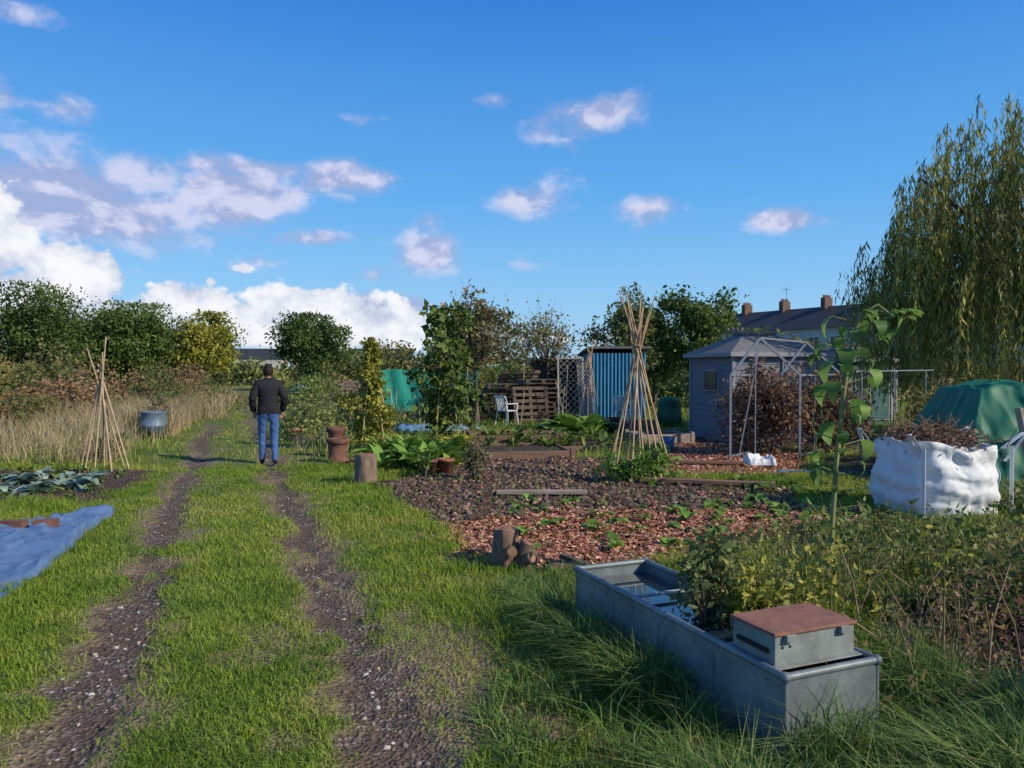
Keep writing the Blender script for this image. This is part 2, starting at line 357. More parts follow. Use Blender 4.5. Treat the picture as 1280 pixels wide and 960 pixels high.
def tallweeds(name,pts,n,h,ls,m,w=.35,asp=.4,per=34,droop=.3):
    pts=np.array(pts,float);b=MB();PP=[];VV=[]
    e=empty(name)
    for i in range(n):
        s=rng.random()*(len(pts)-1);k=int(s);f=s-k;bx,by=pts[k]*(1-f)+pts[k+1]*f;bx+=rng.normal()*w*.6;by+=rng.normal()*w*.6
        if sdf(TR,np.array([bx]),np.array([by]))[0]<.04 : continue
        hh=h*(.35+.8*rng.random());a=rng.random()*6.28;ln=hh*.4*rng.random();P=[np.array([bx+ln*math.cos(a)*t**1.6,by+ln*math.sin(a)*t**1.6,hh*t]) for t in np.linspace(0,1,5)]
        b.tube([tuple(p) for p in P],[.005,.0045,.004,.003,.0015],4)
        t=rng.random(per)**.8;idx=np.clip(t*4,0,3.999);ii=idx.astype(int);ff=(idx-ii)[:,None];Pa=np.array(P)
        q=Pa[ii]*(1-ff)+Pa[ii+1]*ff+rng.normal(size=(per,3))*.02*(1.2-t)[:,None]*3;PP.append(q);VV.append(np.clip(rng.random()*.6+.5*rng.random(per),0,1))
    P=np.concatenate(PP);V,F,A=leaves(P,ls,asp,var=np.concatenate(VV),up=droop);mk('leaves',V,F,m,var=A,parent=e);b.obj('stems',[STEMG],e);return e
tree('oak_tree',-25,40,5.9,3.0,n=16000,nc=60,ls=.19,m=G_DARK,trunk=.25)
tree('willow_bush_tree',-28.5,37,5.6,2.8,n=12000,nc=50,ls=.19,m=G_DARK,trunk=.25)
tree('poplar_tree',-24.3,45,5.5,2.7,n=14000,nc=50,ls=.2,m=G_OLIVE,trunk=.25)
tree('hawthorn_tree',-20.9,43.5,5.2,2.4,n=16000,nc=50,ls=.19,m=G_MID,trunk=.2)
tree('maple_tree',-17.9,44,4.8,2.0,n=13000,nc=45,ls=.19,m=G_YEL,trunk=.2)
tree('ash_tree',-15.9,60,5.8,2.9,n=17000,nc=55,ls=.24,m=G_DARK,trunk=.3)
def mass(name,pts,h,w,n,ls,m,top=.25,fr=.8):
    pts=np.array(pts,float);seg=rng.random(n)*(len(pts)-1);i=seg.astype(int);f=(seg-i)[:,None]
    B=pts[i]*(1-f)+pts[i+1]*f
    x=B[:,0]+rng.normal(size=n)*w*.5;y=B[:,1]+rng.normal(size=n)*w*.5
    hh=h*(1-top+2*top*sst(.2,.8,fbm(x/(h*fr),y/(h*fr),55,3)))
    off=np.abs(np.hypot(x-B[:,0],y-B[:,1]))/w
    z=hh*np.clip(1-off**2*.5,.2,1)*rng.random(n)**.45
    cv=fbm(x/(h*.25)+z*2,y/(h*.25)+z*3/h,66,2);c2=fbm(x/(h*2),y/(h*2),68,2)
    V,F,A=leaves(np.stack([x,y,z],1),ls,.55,var=np.clip((cv-.5)*1.2+(c2-.5)*1.5+.5+.35*(rng.random(n)-.5),0,1));return mk(name,V,F,m,var=A)
mass('distant_hedge',[(-75,75),(-40,70),(-26,85),(-10,90),(10,80),(40,70),(70,60)],3.0,4,36000,.45,G_OLIVE,.5,2)
mass('boundary_hedge',[(-40,46),(-30,44),(-23,46)],3.3,2.6,18000,.24,G_MID,.3)
mass('bramble_thicket',[(-24,20),(-16,22),(-13.6,25),(-14.3,31),(-17,40)],1.3,2.3,38000,.11,G_BRAM,.7,1.4)
mass('scrub',[(-17,26),(-21,34),(-27,34)],1.9,3,15000,.16,G_AUT,.6)
mass('plot_hedge',[(-11,52),(0,48),(12,46),(24,40),(34,32)],2.6,3,40000,.22,G_AUT,.5)
mass('nettle_bank',[(-7.6,30),(-11,42),(-16,60)],1.0,1.4,11000,.14,G_MID,.5)
mass('verge_plants',[(-4.6,17.5),(-5.6,22),(-7,28)],.6,1.1,8000,.09,G_OLIVE,.6)
mass('mixed_crops',[(-2.5,24),(-.9,25)],.8,1.4,3000,.11,G_OLIVE,.5)
mass('back_crops',[(-2,35),(3,35),(12,34)],1.6,3,18000,.16,G_MID,.5)
tallweeds('tall_weeds',[(1.4,4.7),(1.8,5.0),(2.7,5.6),(3.6,6.1)],52,.6,.05,G_OLIVE,.35)
tallweeds('yellowing_weeds',[(1.3,4.6),(1.9,4.6),(2.6,5.4),(4.6,6.5)],36,.5,.055,G_YEL,.4)
tallweeds('dead_weeds',[(1.9,3.7),(2.5,4.4),(3.6,5.0)],38,.5,.04,G_DEAD,.45,per=18)
tallweeds('dock_plants',[(3.0,6.6),(5.0,7.2),(7.5,7.6)],50,.4,.07,G_MID,.5)
mass('ground_cover',[(2.4,6.9),(3.8,7.3),(5.2,7.5)],.13,.8,4000,.05,G_OLIVE,.7)
mass('bramble_patch',[(3.0,4.6),(3.6,5.1),(4.4,5.3),(5.5,5.4)],.34,.6,4200,.055,G_BRAM,.7,1.2)
mass('dead_undergrowth',[(2.0,3.3),(2.6,4.1),(4.0,4.6)],.13,.6,3000,.045,G_DEAD,.7)
mass('unseen_shade_bush',[(3.85,1.0),(3.8,2.2),(4.2,3.0)],1.3,.7,13000,.07,G_DARK,.2)  # bush added out of frame to the right, casts shade over trough and near grass
tree('cherry_tree',-1.0,20.5,3.9,1.15,cz=2.6,ch=1.3,n=4600,nc=34,ls=.12,m=G_PINK,trunk=.06,twigs=14,spread=.22)
tree('apple_tree',1.3,28,4.0,1.6,cz=2.6,ch=1.4,n=2400,nc=36,ls=.11,m=G_AUT,trunk=.08,twigs=30,spread=.3)
tree('plum_tree',4.5,28,4.6,1.5,cz=3.1,ch=1.5,n=6200,nc=34,ls=.15,m=G_OLIVE,trunk=.08,twigs=10,spread=.24)
tree('pear_tree',6.8,28,4.9,1.5,cz=3.1,ch=1.7,n=8000,nc=36,ls=.16,m=G_MID,trunk=.09,twigs=8,spread=.24)
tree('elder_tree',5.6,30,3.8,1.4,cz=2.4,ch=1.4,n=7000,nc=34,ls=.15,m=G_OLIVE,trunk=.09,twigs=6)
tree('hazel_tree',-2.2,32,3.1,1.1,cz=2.0,ch=1.1,n=3800,nc=28,ls=.14,m=G_AUT,trunk=.06,twigs=10)
tree('fruit_tree',9.5,33,3.3,1.8,n=8000,nc=34,ls=.17,m=G_MID,trunk=.1)
def climber(name,x,y,h,r,n,ls,m,canes=6,top=.15,asp=.75,gap=.35):
    e=empty(name,(x,y,0));b=MB()
    for i in range(canes):
        a=i/canes*6.283+.3;b.tube([(r*math.cos(a),r*math.sin(a),-.05),(-.12*r*math.cos(a),-.12*r*math.sin(a),h*1.03)],.011,5)
    b.obj('canes',[CANE],e)
    t=rng.random(n)**.85;th=rng.random(n)*6.283;rr=r*(1-t*(1-top))*(.4+.75*rng.random(n)+.4*np.sin(th*3+t*9)+.4*np.sin(t*23+th))
    k=rng.random(n)<sst(gap-.12,gap+.12,fbm(th*1.3,t*h*2.2,71,2));t=t[k];th=th[k];rr=rr[k]
    P=np.stack([rr*np.cos(th),rr*np.sin(th),t*h],1)
    V,F,A=leaves(P,ls,asp,down=.5);mk('foliage',V,F,m,var=A,parent=e);return e
CANE=mat('bamboo_cane',(.60,.41,.25),(.40,.25,.14),8,.6,bump=.05)
CANE2=mat('weathered_cane',(.50,.41,.27),(.32,.24,.15),8,.7,bump=.05)
climber('bean_teepee',-2.9,15.6,2.25,.5,4200,.09,G_YEL,gap=.42)
climber('runner_bean_tower',-1.68,18.6,3.2,.56,4600,.14,G_MID,top=.8,gap=.47)
def wigwam(name,x,y,r,hc,top,n,m,rad=.011,jit=.06,tie=True):
    b=MB()
    for i in range(n):
        a=i/n*6.283+.2;r0=r*(1+jit*rng.normal())
        bx,by=r0*math.cos(a),r0*math.sin(a);tz=top*(1+.06*rng.normal())
        cx,cy=.03*rng.normal(size=2);k=(tz-hc)/hc
        b.tube([(bx,by,-.08),(cx,cy,hc),(cx-(bx-cx)*k,cy-(by-cy)*k,tz)],[rad,rad*.9,rad*.75],6)
    if tie:b.tube([(.05*math.cos(t),.05*math.sin(t),hc+.02*math.sin(3*t)) for t in np.linspace(0,6.28,12)],.012,5,1)
    return b.obj(name,[m,mat('twine',(.3,.25,.12))],loc=(x,y,0))
wigwam('cane_wigwam',1.88,11.4,.5,2.0,2.62,12,CANE,.0125,.1)
wigwam('cane_wigwam',-6.65,12.3,.36,1.5,1.88,7,CANE2,.014,.2)
wigwam('cane_wigwam',-3.5,19.5,.35,1.2,1.4,6,CANE2,.01)
mass('bean_seedlings',[(1.4,11.2),(1.9,11.0),(2.3,11.3)],.42,.25,1000,.08,G_BRIGHT,.4)
def bigleaf():
    pts=[(0,0),(.16,.14),(.22,.36),(.17,.62),(.09,.84),(0,1)]
    V=[];F=[]
    for i,(w,l) in enumerate(pts):
        V+=[(-w,l,.10*w/.22),(0,l,0),(w,l,.10*w/.22)]
    for i in range(5):
        a=i*3;F+=[(a,a+1,a+4,a+3),(a+1,a+2,a+5,a+4)]
    return np.array(V,float),np.array(F)
BLV,BLF=bigleaf()
def rosette(c,n,size,arch=.5,elev=(.3,1.3),wid=1.0):
    out=[]
    for i in range(n):
        s=size*(.6+.6*rng.random());el=elev[0]+(elev[1]-elev[0])*rng.random();az=rng.random()*6.283
        v=BLV.copy();v[:,0]*=wid*(1+.1*rng.normal());l=v[:,1].copy();v[:,2]+=.04*np.sin(l*16+v[:,0]*25)
        ang=el-arch*l*1.6
        z=np.sin(ang)*l+v[:,2]*np.cos(ang);r=np.cos(ang)*l
        p=np.stack([v[:,0],r,z],1)*s
        ca,sa=math.cos(az),math.sin(az)
        p=np.stack([p[:,0]*ca-p[:,1]*sa,p[:,0]*sa+p[:,1]*ca,p[:,2]],1)+np.array(c)
        out.append((p,BLF.copy(),np.full(len(p),rng.random())))
    return out
def ros(name,pos,nl,size,m,arch=.5,elev=(.4,1.4),wid=1.2,vs=1.0):
    pp=[]
    for (x,y) in pos: pp+=rosette((x,y,.03),nl,size*(.7+.6*rng.random()),arch,elev,wid)
    V,F,A=join(pp);return mk(name,V,F,m,var=A*vs,smooth=True)
U=lambda x0,x1,y0,y1,n:[(x0+(x1-x0)*rng.random(),y0+(y1-y0)*rng.random()) for _ in range(n)]
ros('chard_patch',U(-2.35,-.95,12.2,14.0,50),12,.44,G_BRIGHT,.3,(.8,1.55),.85)
ros('rhubarb_patch',U(1.0,2.1,18.3,19.5,24),10,.6,G_BRIGHT,.4,(.6,1.5),1.4)
ros('cabbage_patch',[(-7.0,10.9),(-6.5,10.6),(-6.9,10.2),(-6.2,11.1),(-7.5,11.2),(-7.4,10.4),(-6.3,10.0),(-7.9,10.7),(-6.6,11.3),(-7.2,11.6),(-5.9,10.4)],20,.28,G_GREY,.6,(.3,1.4),1.4)
ros('strawberry_plants',U(.0,3.9,6.9,9.5,85),5,.12,G_BRIGHT,.6,(.4,1.4),1.5,.8)
ros('leek_rows',U(-.6,2.3,15.4,18.0,60),7,.32,G_MID,.3,(.7,1.5),.6)
ros('lettuce_rows',U(-2.4,-.9,14.6,17,30),9,.28,G_YEL,.4,(.5,1.4),1.2)
ros('seedling_greens',U(3.2,5.2,9.5,11.5,40)+U(-8.5,-5.6,9.5,12.2,40)+U(2.4,4.4,4.0,5.4,22),5,.14,G_MID,.5,(.4,1.4),1.3)
shrub('flowering_shrub',-.55,11.3,.18,.62,500,.06,G_PINK,10)
shrub('potted_herb',-1.35,11.6,.16,.4,350,.06,G_MID,8)
shrub('dead_bean_row',4.9,14.8,.95,1.75,6500,.09,G_DEAD,40,.35,ry=.8,stems=30)
shrub('dead_bean_row',6.4,15.2,.8,1.6,4500,.09,G_DEAD,36,.35,ry=.6,stems=30)
shrub('currant_bush',7.6,13.2,.8,1.5,4000,.08,G_AUT,20)
shrub('trough_herb',1.06,4.02,.19,.50,1700,.04,G_OLIVE,44,.28,ry=.34,stems=40,z0=.3)
shrub('yellowing_herb',1.22,3.85,.13,.36,550,.045,G_YEL,22,.35,stems=18,z0=.32)
shrub('nettle_clump',6.0,8.6,.9,.35,2500,.06,G_OLIVE,20)
shrub('buddleia',-5.6,24.5,.8,1.2,2500,.1,G_AUT,16)
shrub('low_bush',-12.0,18.5,1.0,1.0,4000,.08,G_BRAM,20)
shrub('low_bush',-8.9,19.2,.45,1.0,1500,.07,G_PINK,16)
shrub('low_bush',-7.4,13.9,.35,.45,900,.06,G_MID,12)
b=MB()
for i in range(36):
    x=2.0+1.8*rng.random();y=3.5+1.8*rng.random();h=.2+.5*rng.random();a=.4*rng.normal(size=2)
    b.tube([(x,y,0),(x+a[0]*h*.5,y+a[1]*h*.5,h*.6),(x+a[0]*h*1.3,y+a[1]*h,h)],[.006,.005,.003],4)
b.obj('dead_stems',[mat('dead_stem',(.34,.24,.15),(.17,.11,.07))])
# ---------------------------------------------------------------- willow (right)
wl=empty('weeping_willow_tree',(11.9,18,0))
W_G=M('willow_leaf',(.035,.05,.014),(.09,.105,.022),(.19,.185,.04),(.32,.27,.06))
b=MB();b.tube([(1.0,.5,-.1),(.9,.4,2),(.6,.2,3.6)],[.42,.34,.3],10)
ps=[];vs=[]
ns=1850
for i in range(ns):
    d=rdir(1)[0];d[2]=abs(d[2])*.95+.02;d/=np.linalg.norm(d);d=d*np.linalg.norm(d)/np.linalg.norm(np.abs(d)**1.25)**.5
    q=.45+.55*rng.random()**.7
    az_=math.atan2(d[1],d[0])
    lump=.78+.40*vn(np.array([az_*2.4+9]),np.array([d[2]*4]),12)[0]
    s=np.array([.3,0,3.2])+d*np.array([3.85,3.4,4.6])*q*lump
    bl_=vn(np.array([az_*7+3]),np.array([q*9+d[2]*5]),19)[0]
    out_=np.array([d[0],d[1],0])*(.15+.35*rng.random());ln=(.9+4.6*bl_**1.6)*(.45+.6*q)*(.7+.4*rng.random())
    if s[2]-ln<.8: ln=max(.4,s[2]-.8-rng.random())
    m=int(ln*22);t=np.linspace(0,1,m)[:,None]
    p=s+out_*np.sqrt(t)*.9+np.array([0,0,.2])*np.sin(t*3.1)-np.array([0,0,1])*ln*t**1.1+rng.normal(size=(m,3))*.035
    ps.append(p);vs.append(np.clip(.12+.75*rng.random()**1.1+.25*(rng.random(m)-.5)+.5*(bl_-.5),0,1))
    if i%5==0: b.tube([tuple(s),tuple(p[m//3]),tuple(p[2*m//3]),tuple(p[-1])],[.014,.01,.006,.003],3)
    if i%50==0: b.tube([(.6,.2,3.3),tuple(np.array([.6,.2,3.5])*.5+s*.5+np.array([0,0,.3])),tuple(s)],[.14,.07,.02],5)
P=np.concatenate(ps);vv=np.concatenate(vs)
V,F,A=leaves(P,.17,.17,var=vv,down=2.2);mk('foliage',V,F,W_G,var=A,parent=wl)
b.obj('trunk',[bark],wl)
# ---------------------------------------------------------------- terraced houses
brick=mat('house_render',(.5,.48,.45),(.42,.40,.37),1.5,.9);slate=mat('roof_slate',(.05,.05,.06),(.03,.03,.038),3,.6,stretch=(1,1,6))
chim=mat('chimney_brick',(.15,.10,.085),(.10,.065,.055),5,.9);glass=mat('window_glass',(.03,.04,.05),(.02,.025,.03),2,.1,bump=0);white=mat('white_frame',(.7,.7,.7),(.6,.6,.6),4,.5)
pot=mat('terracotta',(.34,.14,.08),(.22,.09,.055),12,.85)
A0=Vector((22.5,96,0));dr=(Vector((43,62,0))-A0).normalized();rzh=math.atan2(dr.y,dr.x)
for i in range(7):
    b=MB();w=5.6;D=8;he=6.0;hr=8.6
    b.box((w/2,D/2,he/2),(w,D,he),0)
    for x0 in (1.5,4.1):
        for z0 in (1.6,4.5):
            b.box((x0,-.02,z0),(1.2,.1,1.3),3);b.box((x0,-.05,z0),(1.04,.1,1.14),2);b.box((x0,-.09,z0),(.06,.06,1.14),3)
    b.add([(0,-.4,he),(w,-.4,he),(w,D/2,hr),(0,D/2,hr),(0,D+.4,he),(w,D+.4,he)],[(0,1,2,3),(3,2,5,4),(0,3,4),(1,5,2),(0,4,5,1)],1)
    b.box((w,D/2,hr+.3),(.55,1.3,1.3),4)
    for k in(-.5,-.17,.17,.5): b.tube([(w,D/2+k,hr+.94),(w,D/2+k,hr+1.25)],[.12,.09],8,5)
    if i%2: b.tube([(w,D/2+.3,hr+1),(w,D/2+.3,hr+2.6)],.03,4,2);b.tube([(w-.5,D/2+.3,hr+2.4),(w+.5,D/2+.3,hr+2.4)],.025,4,2)
    b.obj('terraced_house',[brick,slate,glass,white,chim,pot],loc=tuple(A0+dr*w*i),rz=rzh)
for k,(x,y,w) in enumerate([(-52,150,14),(-36,160,12),(-26,150,12)]):
    b=MB();b.box((0,0,1.9),(w,7,3.8),0);b.add([(-w/2-.3,-3.8,3.8),(w/2+.3,-3.8,3.8),(w/2,0,5.8),(-w/2,0,5.8),(-w/2-.3,3.8,3.8),(w/2+.3,3.8,3.8)],[(0,1,2,3),(3,2,5,4),(0,3,4),(1,5,2)],1)
    for q in range(-2,3): b.box((q*w/6,-3.52,2.2),(1.1,.08,1.2),2)
    b.obj('distant_house',[brick,slate,glass],loc=(x,y,0),rz=.1)
# ---------------------------------------------------------------- sheds
shedw=mat('grey_blue_timber',(.20,.21,.25),(.125,.13,.16),5,.8,stretch=(.4,.4,6));felt=mat('roof_felt',(.17,.17,.18),(.11,.11,.12),9,.9)
darkm=mat('dark_gap',(.02,.02,.02));trimw=mat('pale_trim',(.30,.30,.33),(.22,.22,.25),6,.7)
def shed(name,loc,rz,w,d,he,hr,hip,mats,ribs=False,win=True):
    b=MB();b.box((w/2,d/2,he/2),(w-.05,d-.05,he),0)
    if ribs:
        n=int(w/.12)
        for i in range(n): b.tube([((i+.5)*w/n,-.005,.02),((i+.5)*w/n,-.005,he)],.035,6,0)
        n=int(d/.12)
        for i in range(n): b.tube([(-.005,(i+.5)*d/n,.02),(-.005,(i+.5)*d/n,he)],.035,6,0)
    else:
        n=int(he/.13)
        for i in range(n):
            z=(i+.5)*he/n;hh=he/n
            Rx=Matrix.Rotation(-.09,3,'X');Ry=Matrix.Rotation(.09,3,'Y')
            b.box((w/2,0,z),(w-.03,.022,hh*1.05),0,Rx);b.box((0,d/2,z),(.022,d-.03,hh*1.05),0,Ry);b.box((w,d/2,z),(.022,d-.03,hh*1.05),0,Matrix.Rotation(-.09,3,'Y'))
        for (x,y) in((0,0),(w,0),(0,d),(w,d)): b.box((x,y,he/2),(.07,.07,he+.003),2)
    o=.14
    if hip:
        i_=min(w,d)*.32;rx0,rx1=w/2-i_*.6,w/2+i_*.6
        z0=he-.02;T=[(-o,-o,z0),(w+o,-o,z0),(w+o,d+o,z0),(-o,d+o,z0),(rx0,d*.4,hr),(rx1,d*.4,hr),(rx1,d*.6,hr),(rx0,d*.6,hr)]
        b.add(T,[(0,1,5,4),(1,2,6,5),(2,3,7,6),(3,0,4,7),(4,5,6,7),(0,3,2,1)],1)
        for a,c in(((-o,-o),(w+o,-o)),((-o,-o),(-o,d+o)),((w+o,-o),(w+o,d+o))):
            b.beam((a[0],a[1],z0-.04),(c[0],c[1],z0-.04),.03,.09,2)
        b.box((w/2,d/2,hr+.03),(rx1-rx0+.1,.5,.06),1)
    else:
        T=[(-o,-o,hr),(w+o,-o,hr),(w+o,d+o,he),(-o,d+o,he)]
        b.add(T+[(x,y,z-.07) for x,y,z in T],[(0,1,2,3),(7,6,5,4),(0,4,5,1),(1,5,6,2),(2,6,7,3),(3,7,4,0)],1)
    if win:
        b.box((w*.28,-.03,he*.66),(.5,.05,.55),2);b.box((w*.28,-.05,he*.66),(.42,.04,.47),3)
        b.box((w*.7,-.03,he*.48),(.75,.05,he*.86),2);b.box((w*.7,-.05,he*.48),(.67,.04,he*.82),0);b.box((w*.7+.25,-.08,he*.5),(.03,.04,.12),3)
        b.box((-.03,d*.45,he*.68),(.05,.7,.5),2);b.box((-.05,d*.45,he*.68),(.04,.62,.42),3)
    return b.obj(name,mats,loc=loc,rz=rz)
shed('garden_shed',(4.95,17,0),.22,2.25,2.1,2.05,2.48,True,[shedw,felt,trimw,glass])
bluem=mat('blue_paint',(.07,.27,.42),(.05,.21,.34),4,.5,bump=.05)
shed('blue_shed',(2.65,25.3,0),.06,1.85,2.2,2.2,2.42,False,[bluem,felt,trimw,darkm],ribs=True,win=False)
tealm=mat('teal_shed_paint',(.05,.14,.15),(.03,.09,.10),4,.7)
shed('dark_shed',(.9,30,0),0,2.6,2,1.9,2.1,False,[mat('dark_timber',(.06,.055,.055),(.04,.035,.035),6,.8),felt,trimw,darkm],ribs=True,win=False)
shed('white_shed',(12.6,29,0),.1,2.2,2,2.0,2.5,True,[mat('pale_timber',(.35,.37,.40),(.27,.29,.32),5,.7),felt,trimw,glass])
shed('teal_shed',(10.2,23,0),.3,1.6,1.8,2.0,2.4,True,[tealm,felt,trimw,glass])
tm=mat('grey_trellis',(.42,.40,.38),(.3,.28,.26),8,.8)
def trellis(loc,rz,w,h,tilt,n=9):
    b=MB();R=Matrix.Rotation(tilt,3,'X')
    def P(x,z,o=0): return R@Vector((x,o,z))
    for x in(0,w): b.beam(P(x,0),P(x,h),.04,.03)
    for z in(.05,h-.02): b.beam(P(0,z,.003),P(w,z,.003),.03,.03)
    st=w/4
    k=-h
    while k<w:
        x0,z0=max(k,0),max(-k,0);x1=min(k+h,w);z1=x1-k
        if x1>x0: b.beam(P(x0,z0,-.012),P(x1,z1,-.012),.02,.008)
        x0b,x1b=w-x0,w-x1
        if x1>x0: b.beam(P(x0b,z0,.014),P(x1b,z1,.014),.02,.008)
        k+=st
    b.obj('trellis_panel',[tm],loc=loc,rz=rz)
trellis((1.3,21,0),.1,.7,2.0,-.10);trellis((1.95,21.3,0),-.9,.5,1.9,.10)
wigwam('garden_obelisk',2.05,20.2,.35,2.1,2.15,6,CANE,.014)
alu=mat('aluminium',(.26,.28,.32),(.18,.20,.24),10,.5,metal=.3,bump=.03)
b=MB();O=Vector((4.0,13.9,0));ux=Vector((1.3,.08,0));lv=Vector((1.7,2.2,0))
for k in range(4):
    o=O+lv*k/3
    a,c_=o,o+ux;ea,ec=a+Vector((0,0,1.55)),c_+Vector((0,0,1.55));ap=(ea+ec)/2+Vector((-.1,0,.68))
    r=.034 if k in(0,3) else .014
    for p,q in ((a,ea),(c_,ec),(ea,ap),(ap,ec)) if k in (0,3) else ((a,ea),(c_,ec)): b.beam(p,q,r*1.3,r*1.1)
    if k==0:
        p=a.lerp(c_,.36);b.beam(p,p+Vector((0,0,2.06)),.018,.018)
        b.beam(a.lerp(c_,.12),ap+Vector((0,.01,-.1)),.016,.016)
for p in(Vector((0,0,1.55)),Vector((0,0,.06))):
    b.beam(O+p,O+lv+p,.03,.03);b.beam(O+ux+p,O+ux+lv+p,.03,.03)
ap=O+ux/2+Vector((-.1,0,2.23));b.beam(ap,ap+lv,.04,.03)
b.obj('greenhouse_frame',[alu])
b=MB()
for k in range(3): b.tube([(6.4+.75*k,13.9+.3*k,0),(6.4+.75*k,13.9+.3*k,1.62)],.014,6)
b.beam((6.3,13.9,1.62),(8.1,14.6,1.64),.02,.02)
b.obj('fruit_cage_frame',[alu])
# ---------------------------------------------------------------- plastic things
plast=mat('white_plastic',(.6,.62,.64),(.54,.56,.58),5,.4,bump=0)
def chair(x,y,rz):
    b=MB();b.box((0,0,.43),(.46,.44,.03))
    for sx in(-1,1):
        for sy in(-1,1): b.beam((sx*.25,sy*.25,0),(sx*.2,sy*.19,.43),.05,.04)
        b.beam((sx*.25,-.2,.64),(sx*.25,.22,.64),.05,.03);b.beam((sx*.25,-.2,.64),(sx*.22,-.2,.43),.04,.03);b.beam((sx*.25,.2,.64),(sx*.22,.27,.86),.04,.03)
    for i in range(6): b.beam((-.17+.068*i,.2,.44),(-.17+.068*i,.29,.84),.045,.02)
    b.beam((-.24,.285,.85),(.24,.285,.85),.03,.07)
    b.obj('garden_chair',[plast],loc=(x,y,0),rz=rz,bevel=.008)
chair(-.15,22.6,2.3);chair(3.35,22.8,2.6)
pal=mat('pallet_wood',(.15,.11,.085),(.06,.05,.04),8,.9,stretch=(.5,4,4));palp=mat('pale_pallet_wood',(.36,.26,.2),(.22,.16,.12),8,.9)
def pallets(x,y,n,m,rz=0,stand=False):
    b=MB()
    for k in range(n):
        z=k*.15;ox,oy=(.06*rng.normal(size=2)) if n>1 else (0,0)
        for i in range(6): b.box((ox,-.5+i*.2+oy,z+.13),(1.2,.1,.02))
        for i in range(3): b.box((-.54+i*.54+ox,oy,z+.07),(.1,1.1,.09));
        for i in range(3): b.box((ox,-.5+i*.5+oy,z+.012),(1.2,.1,.02))
    o=b.obj('pallet_stack' if n>1 else 'pallet',[m],loc=(x,y,0),rz=rz)
    if stand:o.rotation_euler=(math.radians(80),0,rz);o.location.z=.55
pallets(-.35,25.0,8,pal,.1);pallets(.8,24.8,9,pal,.3);pallets(.2,26.4,11,pal,-.2);pallets(-9.0,38,1,palp,.1,True);pallets(-8.0,37.2,1,palp,-.2,True);pallets(-8.6,39.5,7,palp,.2);pallets(.55,23.8,1,pal,.4,True)
net=mat('green_netting',(.03,.36,.27),(.02,.27,.2),5,.6)
b=MB();n=28;vs=[];fs=[]
for i in range(n+1):
    for j in range(5): vs.append((i*.14,.05*math.sin(i*1.3+j),.05+j*.40-.03*math.sin(i*.9)*(j==4)))
for i in range(n):
    for j in range(4): fs.append((i*5+j,(i+1)*5+j,(i+1)*5+j+1,i*5+j+1))
b.add(vs,fs,0,True)
for i in range(4): b.tube([(i*1.2,.05,0),(i*1.2,.05,1.75)],.03,6,1)
b.obj('windbreak_fence',[net,bark],loc=(-5.2,29,0),rz=.05)
def revolve(prof,n=20):
    vs=[(r*math.cos(2*math.pi*j/n),r*math.sin(2*math.pi*j/n),z) for r,z in prof for j in range(n)]
    fs=[(i*n+j,i*n+(j+1)%n,(i+1)*n+(j+1)%n,(i+1)*n+j) for i in range(len(prof)-1) for j in range(n)]
    return vs,fs
b=MB();vs=[];fs=[]
for i in range(7):
    for j in range(13):
        a=math.pi*j/12;vs.append((-.7*math.cos(a),i*.5,.9*math.sin(a)+.02*math.sin(i*3+j)))
for i in range(6):
    for j in range(12): fs.append((i*13+j,i*13+j+1,(i+1)*13+j+1,(i+1)*13+j))
b.add(vs,fs,0,True);b.add(vs[:13],[tuple(range(13))],0)
for i in(0,3,6): b.tube([(v[0]*1.01,v[1],v[2]*1.01+.005) for v in vs[i*13:i*13+13]],.015,5,1)
b.obj('cloche_tunnel',[mat('polythene',(.42,.45,.48),(.32,.35,.38),3,.35),alu],loc=(-9.6,35,0),rz=.3)
galv=mat('galvanised_steel',(.25,.29,.31),(.11,.14,.16),4,.5,metal=.3,bump=.08,detail=12)
b=MB();v,f=revolve([(0,.02),(.27,.02),(.28,.0),(.285,.3),(.295,.31),(.285,.32),(.29,.62),(.31,.64),(.29,.65),(.27,.6),(.27,.1),(0,.1)]);b.add(v,f,0,True);b.obj('metal_dustbin',[mat('bluish_metal',(.16,.24,.33),(.10,.15,.22),5,.5,metal=.2)],loc=(-8.6,18.2,0))
for nm,cc,lx,ly in (('blue_plastic',(.08,.16,.28),-6.2,27),('green_plastic',(.02,.12,.07),4.6,22.2),('black_plastic',(.03,.03,.03),-1.3,25.5)):
    b=MB();v,f=revolve([(0,0),(.38,0),(.36,.35),(.3,.7),(.31,.72),(.28,.8),(.1,.86),(0,.86)]);b.add(v,f,0,True);b.obj('compost_bin',[mat(nm,cc,tuple(x*.7 for x in cc),4,.4)],loc=(lx,ly,0))
def pots(name,x,y,prof,m,n=20):
    b=MB();v,f=revolve(prof,n);b.add(v,f,0,True);return b.obj(name,[m],loc=(x,y,0))
dpot=mat('weathered_clay',(.20,.09,.065),(.10,.05,.045),9,.9)
pots('chimney_pot',-3.1,13.5,[(.19,-.02),(.2,.05),(.165,.07),(.155,.3),(.16,.33),(.2,.35),(.2,.42),(.16,.43),(.15,.38),(.13,.1)],dpot)
pots('chimney_pot',-3.35,14.4,[(.17,-.02),(.18,.05),(.145,.07),(.135,.45),(.18,.49),(.18,.56),(.14,.56),(.12,.1)],dpot)
fp=[(0,.0),(.085,0),(.12,.2),(.135,.2),(.135,.245),(.118,.245),(.11,.2),(0,.2)]
pots('flower_pot',-1.05,12.0,fp,pot)
pots('flower_pot',-1.3,11.9,fp,dpot)
pots('flower_pot',-5.0,17.5,[(r*1.2,z*1.2) for r,z in fp],pot)
pots('bucket',2.9,21.5,[(0,0),(.12,0),(.16,.3),(.15,.3),(.12,.05),(0,.05)],mat('black_bucket',(.03,.03,.035)))
